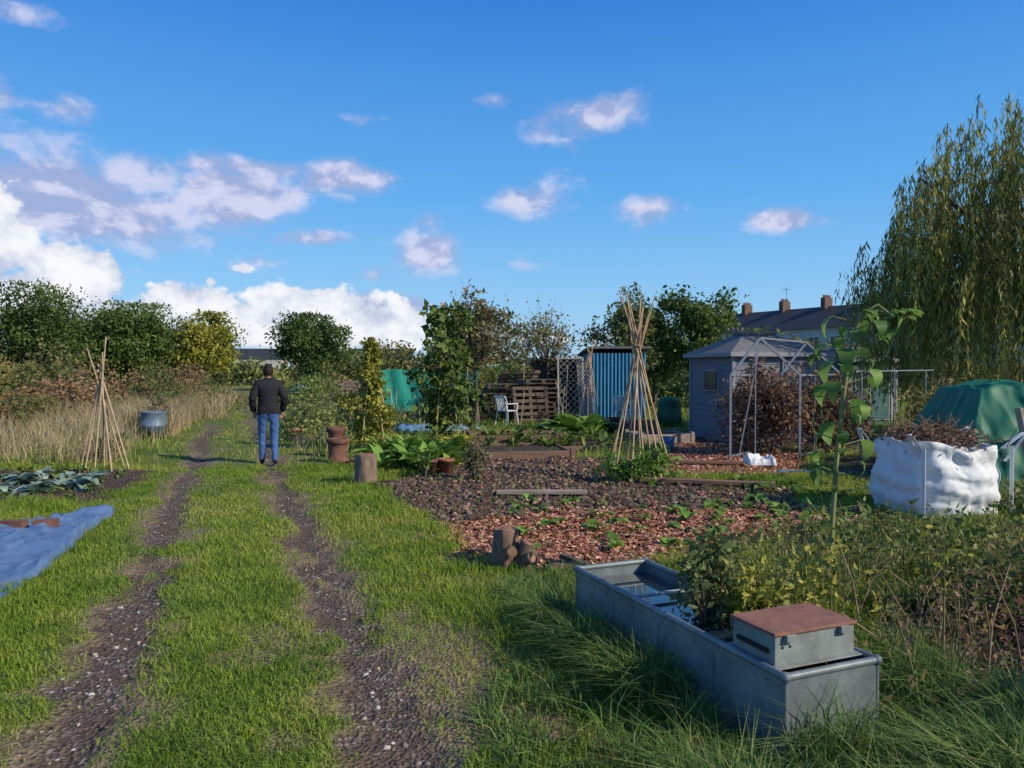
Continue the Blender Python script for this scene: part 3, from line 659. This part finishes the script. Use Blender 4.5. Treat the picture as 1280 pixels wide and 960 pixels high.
pots('bucket',3.1,15.2,[(0,0),(.12,0),(.16,.3),(.15,.3),(.12,.05),(0,.05)],mat('blue_bucket',(.05,.16,.35)))
endg=mat('end_grain',(.34,.19,.11),(.18,.09,.055),26,.8)
def stump(x,y,r,h,name='tree_stump',tilt=0,m=bark):
    b=MB();n=30;ph=rng.random(5)*6
    prof=[(1.15,-.04),(1.06,h*.1),(1.0,h*.3),(1.03,h*.5),(.97,h*.75),(.96,h*.97),(.90,h)]
    vs=[]
    for s_,z in prof:
        for j in range(n):
            a=2*math.pi*j/n;rr=r*s_*(1+.08*math.sin(3*a+ph[0])+.06*math.sin(7*a+ph[1]+z*6)+.07*rng.random());vs.append((rr*math.cos(a),rr*math.sin(a),z+.008*math.sin(2*a)*(z>h*.9)))
    fs=[(i*n+j,i*n+(j+1)%n,(i+1)*n+(j+1)%n,(i+1)*n+j) for i in range(len(prof)-1) for j in range(n)]
    b.add(vs,fs,0,True);b.add(vs[-n:],[tuple(range(n))],1)
    o=b.obj(name,[m,endg],loc=(x,y,0));o.rotation_euler=(tilt,0,rng.random());return o
stump(-.05,6.3,.105,.33,m=mat('stump_bark',(.30,.19,.13),(.09,.055,.045),14,.9,bump=.9,stretch=(1,1,.4)))
stump(-2.13,11,.15,.42,m=mat('stump_bark_grey',(.24,.18,.14),(.10,.07,.055),14,.9,bump=.9,stretch=(1,1,.4)))
b=MB()
for (p,q,r) in [((.10,.02,.05),(.16,.0,.23),.06),((.14,-.05,.10),(.19,-.10,.13),.045),((.02,-.06,.17),(.03,-.125,.18),.045),((.17,.0,.0),(.2,.05,.15),.05)]:
    b.tube([p,q],[r*1.1,r],12,0);q=Vector(q);d=(q-Vector(p)).normalized();b.tube([q,q+d*.004],[r*.8,r*.78],12,1)
b.obj('split_log',[bark,endg],loc=(-.03,6.22,0))
b=MB();b.box((0,0,.04),(.34,.09,.05),0,Matrix.Rotation(.5,3,'Z'));b.box((.1,.1,.06),(.26,.07,.04),0,Matrix.Rotation(-.6,3,'Z')@Matrix.Rotation(.2,3,'Y'));b.obj('wood_offcuts',[pal],loc=(.42,6.2,0),bevel=.004)
plank=mat('weathered_plank',(.36,.30,.25),(.2,.165,.135),7,.85,stretch=(.4,4,4));plank2=mat('brown_plank',(.24,.14,.10),(.14,.085,.06),7,.85,stretch=(.4,4,4))
def board(name,a,b_,w,t,m):
    a=Vector(a);b_=Vector(b_);d=b_-a;o=MB();o.box((0,0,0),(d.length,w,t));ob=o.obj(name,[m],loc=tuple((a+b_)/2),bevel=.004)
    ob.rotation_euler=d.to_track_quat('X','Z').to_euler();return ob
board('timber_plank',(-.2,9.9,.05),(.98,9.85,.06),.13,.045,plank)
board('timber_plank',(1.85,10.95,.07),(3.65,10.5,.06),.16,.05,plank2)
board('timber_plank',(2.2,13.3,.05),(4.0,13.0,.05),.14,.04,plank2)
board('timber_plank',(4.5,9.6,.05),(5.3,9.9,.08),.12,.04,plank2)
board('timber_plank',(-.8,15.2,.05),(1.6,15.5,.06),.14,.05,plank2)
gm_soil=mat('bed_soil',(.07,.05,.04),(.035,.023,.018),14,.95,bump=1)
def raised(x,y,w,d,h,rz,m):
    o=MB()
    o.box((w/2,0,h/2),(w,.05,h));o.box((w/2,d,h/2),(w,.05,h));o.box((.025,d/2,h/2),(.05,d-.05,h-.01));o.box((w-.025,d/2,h/2),(.05,d-.05,h-.01))
    o.box((w/2,d/2,h*.35),(w-.1,d-.05,h*.68),1)
    for (a,c_) in((0,0),(w,0),(0,d),(w,d)): o.box((a,c_,h/2+.02),(.08,.08,h+.05))
    o.obj('raised_bed',[m,gm_soil],loc=(x,y,0),rz=rz,bevel=.004)
raised(-.55,13.9,1.7,1.6,.14,.14,plank2);raised(1.5,19.2,2.0,1.2,.22,.02,plank2);raised(-.9,16.6,2.0,1.3,.2,.1,plank2);raised(-3.0,24,2.2,1.2,.25,0,plank2);raised(2.9,16.9,1.2,1.0,.2,.2,plank)
b=MB()
for i in range(40):
    x=-6+11*rng.random();y=19+12*rng.random();h=.8+1.1*rng.random();b.tube([(x,y,0),(x+.12*rng.normal(),y,h)],.012,5)
b.obj('garden_canes',[CANE2])
def sheet(name,poly,m,amp,h0,res=26,sc=2.5,seed=1,dome=0,crease=.35,shape=None):
    p=[np.array(q,float) for q in poly];u=np.linspace(0,1,res);U_,Vv=np.meshgrid(u,u);U_=U_.ravel()[:,None];Vv=Vv.ravel()[:,None]
    B=(p[0]*(1-U_)+p[1]*U_)*(1-Vv)+(p[3]*(1-U_)+p[2]*U_)*Vv
    wx=B[:,0]+.3*fbm(B[:,0]*2,B[:,1]*2,seed+11,2);wy=B[:,1]+.3*fbm(B[:,1]*2,B[:,0]*2,seed+12,2)
    rid=1-np.abs(fbm(wx*sc,wy*sc*.6,seed,3)*2-1);rid2=1-np.abs(fbm(wx*sc*2.7+wy*2,wy*sc*2.1,seed+5,2)*2-1)
    rid3=1-np.abs(vn(wx*sc*5-wy*4,wy*sc*4+wx*3,seed+8)*2-1)
    z=h0+amp*(rid**3*.8+crease*rid2**3+crease*.4*rid3**4+.3*fbm(B[:,0]*sc*.5,B[:,1]*sc*.5,seed+3,2))
    if shape is not None: z=z+shape(U_[:,0],Vv[:,0])
    edge=np.minimum(np.minimum(U_,1-U_),np.minimum(Vv,1-Vv))[:,0];z=np.where(edge<.001,.02,z)
    off=.12*(fbm(B[:,1]*4,B[:,0]*4,seed+9,2)-.5)
    Pt=np.stack([B[:,0]+off,B[:,1]+off,z],1);I=np.arange(res*res).reshape(res,res)
    F=np.stack([I[:-1,:-1],I[:-1,1:],I[1:,1:],I[1:,:-1]],-1).reshape(-1,4);return mk(name,Pt,F,m,smooth=True)
tb=mat('blue_tarpaulin',(.12,.19,.34),(.07,.13,.26),3,.33,bump=.25,spec=.5)
sheet('blue_tarp',TARP,tb,.10,.015,170,1.5,4,crease=.35)
sheet('pond_liner_sheet',[(-3.2,20),(-.8,20.2),(-.8,21.5),(-3.2,21.3)],mat('pale_blue_sheet',(.16,.30,.48),(.12,.22,.38),3,.5),.1,.03,30,3,8)
tg=mat('green_tarpaulin',(.012,.16,.095),(.008,.105,.065),2.5,.55,bump=.3,spec=.3)
def tent(u,v):   # cover pulled taut over a low frame: steep sides, sagging top between rails
    a=np.minimum(1,np.minimum(u,1-u)*6.0);b_=np.minimum(1,np.minimum(v*3.6,(1-v)*4.0))
    return 1.42*np.minimum(a,b_)*(1-.10*u)-.08*np.sin(u*9.4)**2*np.minimum(a,b_)
sheet('green_tarp',[(6.0,10.1),(9.6,9.7),(9.8,13),(6.3,12.8)],tg,.10,.01,150,1.4,14,crease=.3,shape=tent)
board('timber_post',(6.75,9.75,0),(6.6,9.9,1.15),.07,.07,plank);board('timber_post',(6.6,9.9,1.12),(7.6,10.0,1.15),.07,.05,plank)
b=MB();b.box((0,0,.05),(.24,.11,.07));b.box((.3,.05,.05),(.22,.11,.07),0,Matrix.Rotation(.4,3,'Z'));b.obj('bricks',[dpot],loc=(-4.95,7.5,.07))
# ---------------------------------------------------------------- bulk bag
bagm=mat('woven_white_bag',(.66,.68,.70),(.56,.58,.61),5,.65,bump=.15)
e=empty('bulk_bag',(4.86,8.75,0),.18)
n=140;mz=48;vs=[]
for i in range(mz):
    t=i/(mz-1);z=.02+.80*t
    r=.59*(.90+.13*math.sin(min(t*1.25,1)*math.pi*.92))*(1-.03*t)
    for j in range(n):
        a=2*math.pi*j/n;p=4.0+ -1.2*math.sin(t*3.1)
        c,s=math.cos(a),math.sin(a);k=(abs(c)**p+abs(s)**p)**(-1/p)
        u_=(j if j<n/2 else (n-j))
        w=.022*abs(float(fbm(np.array([u_*.15]),np.array([t*3.2+j*.035]),91,3)[0])*2-1)+.014*abs(float(fbm(np.array([u_*.3+t*4]),np.array([t*9]),95,2)[0])*2-1)+.012*math.sin(a*9+t*7)*t+.006*math.sin(t*22+a*2)
        rr=r*k-w*1.7
        vs.append((rr*c,rr*s,z+.05*t*math.sin(a*2+1)+.03*t*math.sin(a*5)))
for rr,dz in((.93,.0),(.86,-.1),(.5,-.08),(0.02,-.02)):
    for j in range(n):
        v=vs[(mz-1)*n+j];vs.append((v[0]*rr,v[1]*rr,v[2]+dz))
fs=np.array([(i*n+j,i*n+(j+1)%n,(i+1)*n+(j+1)%n,(i+1)*n+j) for i in range(mz+3) for j in range(n)])
mk('bag',vs,fs,bagm,smooth=True,parent=e)
b=MB()
for sx,sy in((.5,-.45),(.54,.42),(-.5,-.45),(-.5,.42)):
    pts=[]
    for t in np.linspace(0,1,16): pts.append((sx+ .28*math.sin(t*math.pi)*(1 if sx>0 else -.5)+ (.14*t if sx>0 else .05*t),sy+.12*t,.78+.24*math.sin(t*math.pi)-.16*t))
    for p,q in zip(pts[:-1],pts[1:]): b.beam(p,q,.05,.006)
for sx,sy in((.545,-.53),(-.545,-.53)): b.beam((sx,sy,.05),(sx,sy+.0,.8),.05,.006)
b.obj('loop_handles',[bagm],e)
b=MB()
for i in range(260):
    c=rng.normal(size=2)*.2;l=.15+.35*rng.random();a=rng.random()*6.28;dz=.1*rng.normal()
    z=.84+.16*rng.random()*(1-min(1,(c@c)*5))
    b.tube([(c[0]-l/2*math.cos(a),c[1]-l/2*math.sin(a),z-dz),(c[0],c[1],z+.02),(c[0]+l/2*math.cos(a),c[1]+l/2*math.sin(a),z+dz)],[.005,.006,.003],4)
b.obj('twigs',[mat('twig',(.26,.17,.11),(.13,.08,.055))],e)
P=np.stack([rng.normal(size=900)*.24,rng.normal(size=900)*.24,.82+.14*rng.random(900)],1);V,F,A=leaves(P,.06,.5);mk('dead_leaves',V,F,G_DEAD,var=A,parent=e)
sheet('white_sack',[(4.05,12.9),(4.5,12.85),(4.5,13.2),(4.0,13.2)],bagm,.15,.03,24,4,19)
b=MB();b.tube([(4.2+1.2*t,12.0+.12*math.sin(t*6),.03) for t in np.linspace(0,1,14)],.018,6);b.obj('garden_hose',[mat('blue_hose',(.04,.15,.4),(.03,.12,.32))])
# ---------------------------------------------------------------- water trough
pA=Vector((.41,4.75,0));pB=Vector((1.11,3.06,0));d=(pB-pA);Lt=d.length;ux=d.normalized();rz=math.atan2(ux.y,ux.x)
t=empty('water_trough',tuple(pA),rz)
Wt=.50;H=.40;th=.012
b=MB()
b.box((Lt/2,0,H/2),(Lt,th,H));b.box((Lt/2,Wt,H/2),(Lt,th,H));b.box((0,Wt/2,H/2),(th,Wt-th,H-.004));b.box((Lt,Wt/2,H/2),(th,Wt-th,H-.004));b.box((Lt/2,Wt/2,.04),(Lt-.03,Wt-.03,.02))
for (p,q) in (((0,0),(Lt,0)),((Lt,0),(Lt,Wt)),((Lt,Wt),(0,Wt)),((0,Wt),(0,0))):
    b.tube([(p[0],p[1],H),(q[0],q[1],H)],.017,10)
for p in((0,0),(Lt,0),(Lt,Wt),(0,Wt)):
    v,f=revolve([(0,-.022),(.018,-.017),(.024,0),(.018,.017),(0,.022)],10);b.add([(a+p[0],c+p[1],z+H) for a,c,z in v],f,0,True)
    b.tube([(p[0],p[1],.0),(p[0],p[1],H)],.011,8)
for i in range(1,4): b.box((Lt*i/4,-.008,H*.45),(.012,.008,H*.8))
for i in range(26):
    b.tube([(Lt*(i+.5)/26,-.004,H-.045),(Lt*(i+.5)/26,-.012,H-.045)],.005,6)
b.box((Lt*.30,Wt/2,H-.035),(.035,Wt-.02,.012),1)
b.obj('tank',[galv,mat('pale_bar',(.4,.42,.42),(.3,.3,.3))],t,bevel=.002)
wm,nt,out=newmat('water');L=nt.links.new
wb=N(nt,'ShaderNodeBsdfPrincipled');wb.inputs['Base Color'].default_value=(.012,.03,.045,1);wb.inputs['Roughness'].default_value=.03;wb.inputs['IOR'].default_value=2.2
wn=N(nt,'ShaderNodeTexNoise');wn.inputs['Scale'].default_value=8;wbp=N(nt,'ShaderNodeBump');wbp.inputs['Strength'].default_value=.04;L(wn.outputs[0],wbp.inputs['Height']);L(wbp.outputs[0],wb.inputs['Normal']);L(wb.outputs[0],out.inputs[0])
b=MB();b.box((Lt/2,Wt/2,.165),(Lt-.03,Wt-.03,.33));b.obj('water',[wm],t)
rust=mat('rusty_lid',(.30,.14,.10),(.17,.085,.065),11,.75,bump=.3);gbox=mat('grey_painted_metal',(.26,.30,.29),(.15,.17,.17),7,.6,bump=.1,detail=9)
b=MB();cx=Lt-.23
b.box((cx,Wt/2,H+.065),(.27,.44,.13),0);b.box((cx,Wt/2,H+.139),(.29,.46,.014),1)
b.box((cx-.137,Wt/2,H+.115),(.006,.46,.05),0);b.box((cx,Wt/2-.225,H+.06),(.2,.012,.02),2)
for dy in(-.15,.15): b.box((cx+.148,Wt/2+dy,H+.12),(.02,.05,.03),0)
for dy in(-.08,-.04): b.tube([(cx+.134,Wt/2+dy-.1,H+.08),(cx+.137,Wt/2+dy-.1,H+.08)],.007,8,2)
b.box((cx,Wt/2,H+.004),(.34,Wt+.01,.006),0)
o=b.obj('valve_cover_box',[gbox,rust,darkm],t,bevel=.004)
# ---------------------------------------------------------------- sunflower
e=empty('sunflower',(2.23,5.35,0),0)
b=MB();st=[(0,0,0),(.03,0,.5),(.06,.0,1.0),(.11,0,1.5),(.16,0,1.86),(.22,-.02,2.04),(.32,-.05,2.1),(.39,-.08,2.03)]
b.tube(st,[.022,.02,.018,.015,.013,.011,.010,.010],8,0)
c=Vector((.42,-.11,1.99));nrm=Vector((.45,-.45,-.75)).normalized();q=nrm.to_track_quat('Z','Y')
v,f=revolve([(0,-.035),(.05,-.03),(.085,0),(.08,.02),(0,.03)],16);b.add([c+q@Vector(p) for p in v],f,2,True)
b.obj('stem',[mat('sunflower_stem',(.24,.27,.10),(.15,.17,.07),8,.7),darkm,mat('seed_head',(.14,.12,.04),(.07,.06,.02),40,.9,bump=.6)],e)
pp=[];SBV=BLV.copy();SBV[:,0]*=1.7
def bl(base,az,el,size,arch,var):
    v=SBV.copy();l=v[:,1].copy();v[:,2]+=.05*np.sin(l*13+v[:,0]*14)
    ang=el-arch*l*1.7;zz=np.sin(ang)*l+v[:,2];r=np.cos(ang)*l
    p=np.stack([v[:,0],r,zz],1)*size;ca,sa=math.cos(az),math.sin(az)
    return (np.stack([p[:,0]*ca-p[:,1]*sa,p[:,0]*sa+p[:,1]*ca,p[:,2]],1)+np.array(base),BLF.copy(),np.full(len(p),var))
stv=[Vector(s) for s in st];b=MB()
for i in range(42):
    z=.35+1.65*(i/41)**.55;j=max(k for k in range(len(st)-1) if st[k][2]<=z);f_=(z-st[j][2])/(st[j+1][2]-st[j][2]);p=stv[j].lerp(stv[j+1],min(1,f_))
    az=i*2.4+rng.normal()*.3;pl=.06+.18*rng.random();tip=p+Vector((-math.sin(az)*pl,math.cos(az)*pl,.04));b.tube([p,tip],[.005,.004],5)
    pp.append(bl(tuple(tip),az,.1+.5*rng.random() if z>1.4 else -.3*rng.random(),(.08+.11*rng.random())*(1 if z>1.1 else .75),.9,.3+.6*rng.random() if z>1 else .6*rng.random()**1.5))
for i in range(16):
    a=i/16*6.283;base=c+q@Vector((.08*math.cos(a),.08*math.sin(a),-.01));az=math.atan2(-(base-c).x,(base-c).y);pp.append(bl(tuple(base),az,(.5 if (base-c).z>0 else -.6),.09+.05*rng.random(),.4,.7+.3*rng.random()))
for i in range(6): pp.append(bl((.22+.05*i,-.03,2.05),rng.random()*6.28,.6,.14,.7,.8))
b.obj('leaf_stalks',[mat('leaf_stalk',(.2,.25,.08))],e)
SL=leafmat('sunflower_leaf',[(.26,.22,.06),(.06,.12,.03),(.10,.19,.04),(.17,.26,.06)],.4,gain=1.4)
V,F,A=join(pp);mk('leaves',V,F,SL,var=A,smooth=True,parent=e)
# ---------------------------------------------------------------- person
def skinmesh(name,J,Ed,root=0,sub=2):
    me=bpy.data.meshes.new(name);me.from_pydata([j[0] for j in J],Ed,[]);o=bpy.data.objects.new(name,me);COL.objects.link(o)
    sk=o.modifiers.new('s','SKIN');sk.use_smooth_shade=True;s=o.modifiers.new('u','SUBSURF');s.levels=sub;s.render_levels=sub
    for i,j in enumerate(J):
        r=j[1];me.skin_vertices[0].data[i].radius=r if hasattr(r,'__len__') else (r,r);me.skin_vertices[0].data[i].use_root=(i==root)
    bpy.context.view_layer.update();dg=bpy.context.evaluated_depsgraph_get();m2=bpy.data.meshes.new_from_object(o.evaluated_get(dg))
    bpy.data.objects.remove(o);m2.name=name;return m2
per=empty('walking_man',(-4.27,13.3,-.02),math.radians(19))
J=[((0,0,.96),(.150,.115)),((0,-.005,1.10),(.16,.12)),((0,-.01,1.28),(.18,.13)),((0,-.012,1.41),(.13,.10)),((0,.0,1.49),.062),((0,.012,1.56),.055),
 ((-.17,-.01,1.415),.072),((-.265,-.06,1.18),.055),((-.255,.05,1.0),.045),((-.235,.09,.95),.038),
 ((.17,-.01,1.415),.072),((.27,-.06,1.18),.055),((.255,.05,1.0),.045),((.235,.09,.95),.038),
 ((-.095,.0,.86),.098),((-.105,.10,.50),.070),((-.105,.07,.12),.055),((-.105,.10,.055),.045),((-.12,.24,.04),.035),
 ((.095,.0,.86),.098),((.10,.03,.50),.070),((.10,-.13,.13),.055),((.10,-.12,.065),.045),((.115,.02,.04),.035)]
Ed=[(0,1),(1,2),(2,3),(3,4),(4,5),(3,6),(6,7),(7,8),(8,9),(3,10),(10,11),(11,12),(12,13),(0,14),(14,15),(15,16),(16,17),(17,18),(0,19),(19,20),(20,21),(21,22),(22,23)]
m2=skinmesh('body',J,Ed)
jk=mat('black_jacket',(.016,.018,.026),(.009,.010,.014),14,.75,bump=.5);jn=mat('blue_jeans',(.06,.14,.34),(.035,.09,.25),18,.85,bump=.4);sh=mat('dark_shoe',(.03,.028,.028));skn=mat('skin',(.45,.27,.20),(.38,.22,.16),6,.5,bump=0);hair=mat('dark_hair',(.02,.014,.01),(.012,.009,.007),40,.7,bump=.6,stretch=(1,1,.3))
for m in(jk,jn,sh,skn): m2.materials.append(m)
nv=len(m2.vertices);co=np.zeros(nv*3);m2.vertices.foreach_get('co',co);co=co.reshape(-1,3)
no=np.array([v.normal[:] for v in m2.vertices])
w=sst(.885,.90,co[:,2])*sst(1.53,1.50,co[:,2]);wr=.006*np.sin(co[:,2]*60+co[:,0]*20)*sst(.3,.0,np.abs(co[:,2]-1.1))
co+=no*(w*.018+w*wr)[:,None];jl=(co[:,2]<.85)&(co[:,2]>.1);co[jl]+=no[jl]*(.004*np.sin(co[jl,2]*48+co[jl,0]*30))[:,None]
m2.vertices.foreach_set('co',co.ravel());m2.update()
for p in m2.polygons:
    z=p.center.z;p.material_index=3 if z>1.53 else 0 if z>.895 else 1 if z>.095 else 2
o=bpy.data.objects.new('body',m2);COL.objects.link(o);o.parent=per
bm=bmesh.new();bmesh.ops.create_uvsphere(bm,u_segments=28,v_segments=20,radius=1)
for v in bm.verts:
    x,y,z=v.co;jw=1-.22*max(0,-z)*(1 if y>-.2 else .6);v.co=(x*.080*jw,y*.102+.01*max(0,-z)*(y>0),z*.122)
for v in bm.verts:
    x,y,z=v.co
    if (z>.045 or y<.012) and z>-.075: v.co=Vector((x*1.14,y*1.1,z*1.07+.004*math.sin(x*300)))
    if y>.08 and abs(x)<.02 and -.03<z<.01: v.co.y+=.018
hm=bpy.data.meshes.new('head');bm.to_mesh(hm);bm.free();hm.materials.append(skn);hm.materials.append(hair)
for p in hm.polygons:
    c=p.center;p.material_index=1 if ((c.z>.045 or c.y<.012) and c.z>-.07) else 0;p.use_smooth=True
o=bpy.data.objects.new('head',hm);COL.objects.link(o);o.parent=per;o.location=(0,.025,1.645)
b=MB()
for sx in(-1,1):
    v,f=revolve([(0,-.032),(.014,-.02),(.018,.01),(.01,.03),(0,.033)],10);b.add([(sx*.089+a*.5,.02+c,1.64+z) for a,c,z in v],f,0,True)
    v,f=revolve([(0,-.01),(.009,-.004),(.009,.004),(0,.01)],8);b.add([(sx*.03+a,.112+c,1.655+z) for a,c,z in v],f,1,True)
b.box((0,.116,1.60),(.045,.012,.01),2);b.obj('ears_eyes_mouth',[skn,darkm,pot],per)
b=MB();v,f=revolve([(.075,1.475),(.082,1.5),(.078,1.53),(.068,1.53)],16);b.add([(a,c+.005,z) for a,c,z in v],f,0,True);b.obj('collar',[jk],per)
for sx in(-1,1):
    J=[((sx*.235,.09,.955),.026),((sx*.225,.115,.90),(.034,.018))];Ed=[(0,1)]
    for k,(dx,ln) in enumerate([(-.024,.065),(-.008,.075),(.009,.07),(.025,.055)]):
        n0=len(J);J+=[((sx*.225+dx,.12,.875),.0095),((sx*.222+dx,.127,.875-ln*.5),.009),((sx*.218+dx,.120,.875-ln),.007)];Ed+=[(1,n0),(n0,n0+1),(n0+1,n0+2)]
    n0=len(J);J+=[((sx*.195,.13,.90),.011),((sx*.185,.14,.87),.009)];Ed+=[(1,n0),(n0,n0+1)]
    hmh=skinmesh('hand',J,Ed);hmh.materials.append(skn);o=bpy.data.objects.new('hand',hmh);COL.objects.link(o);o.parent=per
# ---------------------------------------------------------------- light, sky, camera
EL,AZ=32,116
w=bpy.data.worlds.new('World');S.world=w;w.use_nodes=True;nt=w.node_tree;nt.nodes.clear();L=nt.links.new
out=N(nt,'ShaderNodeOutputWorld');bg=N(nt,'ShaderNodeBackground');bg.inputs[1].default_value=.15;L(bg.outputs[0],out.inputs[0])
sky=N(nt,'ShaderNodeTexSky',sky_type='NISHITA');sky.sun_disc=False;sky.sun_elevation=math.radians(EL);sky.sun_rotation=math.radians(AZ);sky.air_density=1.0;sky.dust_density=.4;sky.ozone_density=2.5
tcn=N(nt,'ShaderNodeTexCoord');sx=N(nt,'ShaderNodeSeparateXYZ');L(tcn.outputs['Generated'],sx.inputs[0])
def ma(op,a,b=None,c=None):
    n=N(nt,'ShaderNodeMath',operation=op)
    for i,v in enumerate((a,b,c)):
        if v is None: continue
        if isinstance(v,(int,float)): n.inputs[i].default_value=v
        else: L(v,n.inputs[i])
    return n.outputs[0]
az=ma('ARCTAN2',sx.outputs[0],sx.outputs[1])
hyp=ma('SQRT',ma('ADD',ma('MULTIPLY',sx.outputs[0],sx.outputs[0]),ma('MULTIPLY',sx.outputs[1],sx.outputs[1])))
vv=ma('DIVIDE',sx.outputs[2],ma('MAXIMUM',hyp,.01))
uv=N(nt,'ShaderNodeCombineXYZ');L(az,uv.inputs[0]);L(vv,uv.inputs[1])
def wn(sc,det,ro,off=(0,0,0),st=(1,1.5,1),dist=0):
    mp=N(nt,'ShaderNodeMapping');mp.inputs['Scale'].default_value=st;mp.inputs['Location'].default_value=off;L(uv.outputs[0],mp.inputs[0])
    n=N(nt,'ShaderNodeTexNoise');n.inputs['Scale'].default_value=sc;n.inputs['Detail'].default_value=det;n.inputs['Roughness'].default_value=ro;n.inputs['Distortion'].default_value=dist;L(mp.outputs[0],n.inputs['Vector']);return n.outputs['Fac']
def blobs(lst):
    acc=None
    for (px,py,rx,ry,wt) in lst:
        a=math.atan((px-640)/950);c=math.cos(a);v=(462-py)/950*c
        s=N(nt,'ShaderNodeVectorMath',operation='SUBTRACT');L(uv.outputs[0],s.inputs[0]);s.inputs[1].default_value=(a,v,0)
        m=N(nt,'ShaderNodeVectorMath',operation='MULTIPLY');L(s.outputs[0],m.inputs[0]);m.inputs[1].default_value=(950/rx/c/c,950/ry/c,0)
        l=N(nt,'ShaderNodeVectorMath',operation='LENGTH');L(m.outputs[0],l.inputs[0])
        d=ma('MULTIPLY',ma('SUBTRACT',1.0,ma('MULTIPLY',l.outputs['Value'],.5)),wt)
        acc=d if acc is None else ma('MAXIMUM',acc,d)
    return ma('MAXIMUM',acc,0.0)
soft=[(60,232,150,56,1.3),(150,272,110,42,1.25),(300,255,72,36,1.25),(-60,230,120,60,1.1),(440,225,70,22,.98),(320,212,100,14,.8),(400,298,75,13,.95),(535,318,44,30,1.05),(740,142,74,36,.92),(610,125,46,14,.66),
 (975,276,56,15,1.0),(650,255,82,30,.82),(800,262,68,20,.72),(90,140,66,24,.75),(468,343,18,14,.8),(640,330,60,12,.6),(-10,100,40,60,.7),(330,330,60,12,.6),(540,275,30,20,.66),(-300,200,200,60,1),(1700,250,180,50,.9),(480,380,60,18,1.0),(20,20,60,18,.6),(190,400,130,30,1.1),(60,385,110,34,1.15),(700,95,26,14,.6),(850,330,60,12,.55),(450,150,50,14,.5)]
bright=[(-30,305,70,72,1.2),(95,342,74,38,1.15),(20,372,120,38,1.2),(235,382,56,30,1.15),(150,400,90,24,1.1),(400,400,96,36,1.25),(480,408,72,28,1.15),(320,408,80,26,1.15),(560,420,60,18,.85),(265,352,12,11,.8),(300,335,30,11,.75),(-200,380,200,40,1),(1500,400,200,30,.8),(700,425,80,12,.6)]
nz=wn(9,9,.58,(3.1,1.7,0),dist=.2);nzb=wn(17,9,.6,(7.1,4.2,0),(1,1.2,1),dist=.1);nzo=wn(9,9,.58,(3.1-.014,1.7-.022,0),dist=.2)
ds=ma('ADD',blobs(soft),ma('MULTIPLY',ma('SUBTRACT',nz,.5),1.7));db=ma('ADD',blobs(bright),ma('MULTIPLY',ma('SUBTRACT',nzb,.5),1.35))
def mr(v,a,b):
    n=N(nt,'ShaderNodeMapRange',interpolation_type='SMOOTHSTEP');L(v,n.inputs[0]);n.inputs[1].default_value=a;n.inputs[2].default_value=b;return n.outputs[0]
fs_=mr(ds,.38,.92);fb=mr(db,.48,.62)
def wmix(f,a,b):
    m=N(nt,'ShaderNodeMix',data_type='RGBA')
    if isinstance(f,float): m.inputs[0].default_value=f
    else: L(f,m.inputs[0])
    for v,i in((a,6),(b,7)):
        if isinstance(v,tuple): m.inputs[i].default_value=(*v,1)
        else: L(v,m.inputs[i])
    return m.outputs[2]
gr=N(nt,'ShaderNodeValToRGB');L(ma('DIVIDE',vv,2.0),gr.inputs[0]);e=gr.color_ramp.elements
stops=[(0.0,(.38,.64,.88)),(.05,(.24,.55,.90)),(.11,(.11,.42,.88)),(.24,(.024,.22,.72)),(.5,(.025,.16,.52)),(1.0,(.09,.17,.36))]
while len(e)<len(stops): e.new(.5)
for i,(p,c) in enumerate(stops): e[i].position=p;e[i].color=(*c,1)
sc=N(nt,'ShaderNodeVectorMath',operation='SCALE');L(gr.outputs[0],sc.inputs[0]);sc.inputs['Scale'].default_value=1/.15
skc=wmix(.88,sky.outputs[0],sc.outputs[0])
lit=mr(ma('ADD',ma('MULTIPLY',ma('SUBTRACT',nz,nzo),6.0),ma('MULTIPLY',ds,.25)),-.1,.75)
softc=wmix(lit,(2.5,2.9,4.6),(4.7,4.7,5.9))
litb=mr(ma('ADD',nzb,ma('MULTIPLY',db,.25)),.45,.85)
brc=wmix(litb,(3.4,3.9,5.1),(6.3,6.4,6.6))
c1=wmix(ma('MULTIPLY',fs_,.88),skc,softc);c2=wmix(fb,c1,brc);L(c2,bg.inputs[0])
sd=Vector((math.sin(math.radians(AZ))*math.cos(math.radians(EL)),math.cos(math.radians(AZ))*math.cos(math.radians(EL)),math.sin(math.radians(EL))))
sl=bpy.data.lights.new('sun','SUN');sl.energy=5.0;sl.angle=math.radians(.5);sl.color=(1,.88,.68);so=bpy.data.objects.new('sun',sl);COL.objects.link(so);so.rotation_euler=sd.to_track_quat('Z','Y').to_euler();so.location=(20,-5,20)
cam=bpy.data.cameras.new('camera');cam.sensor_width=36;cam.lens=26.7;cam.clip_end=4000;cam.clip_start=.05
co_=bpy.data.objects.new('camera',cam);COL.objects.link(co_);co_.location=(0,0,1.65);co_.rotation_euler=(math.radians(90-1.085),0,0);S.camera=co_
S.view_settings.view_transform='Standard';S.view_settings.look='None';S.view_settings.exposure=0
print('polys',sum(len(m.polygons) for m in bpy.data.meshes))
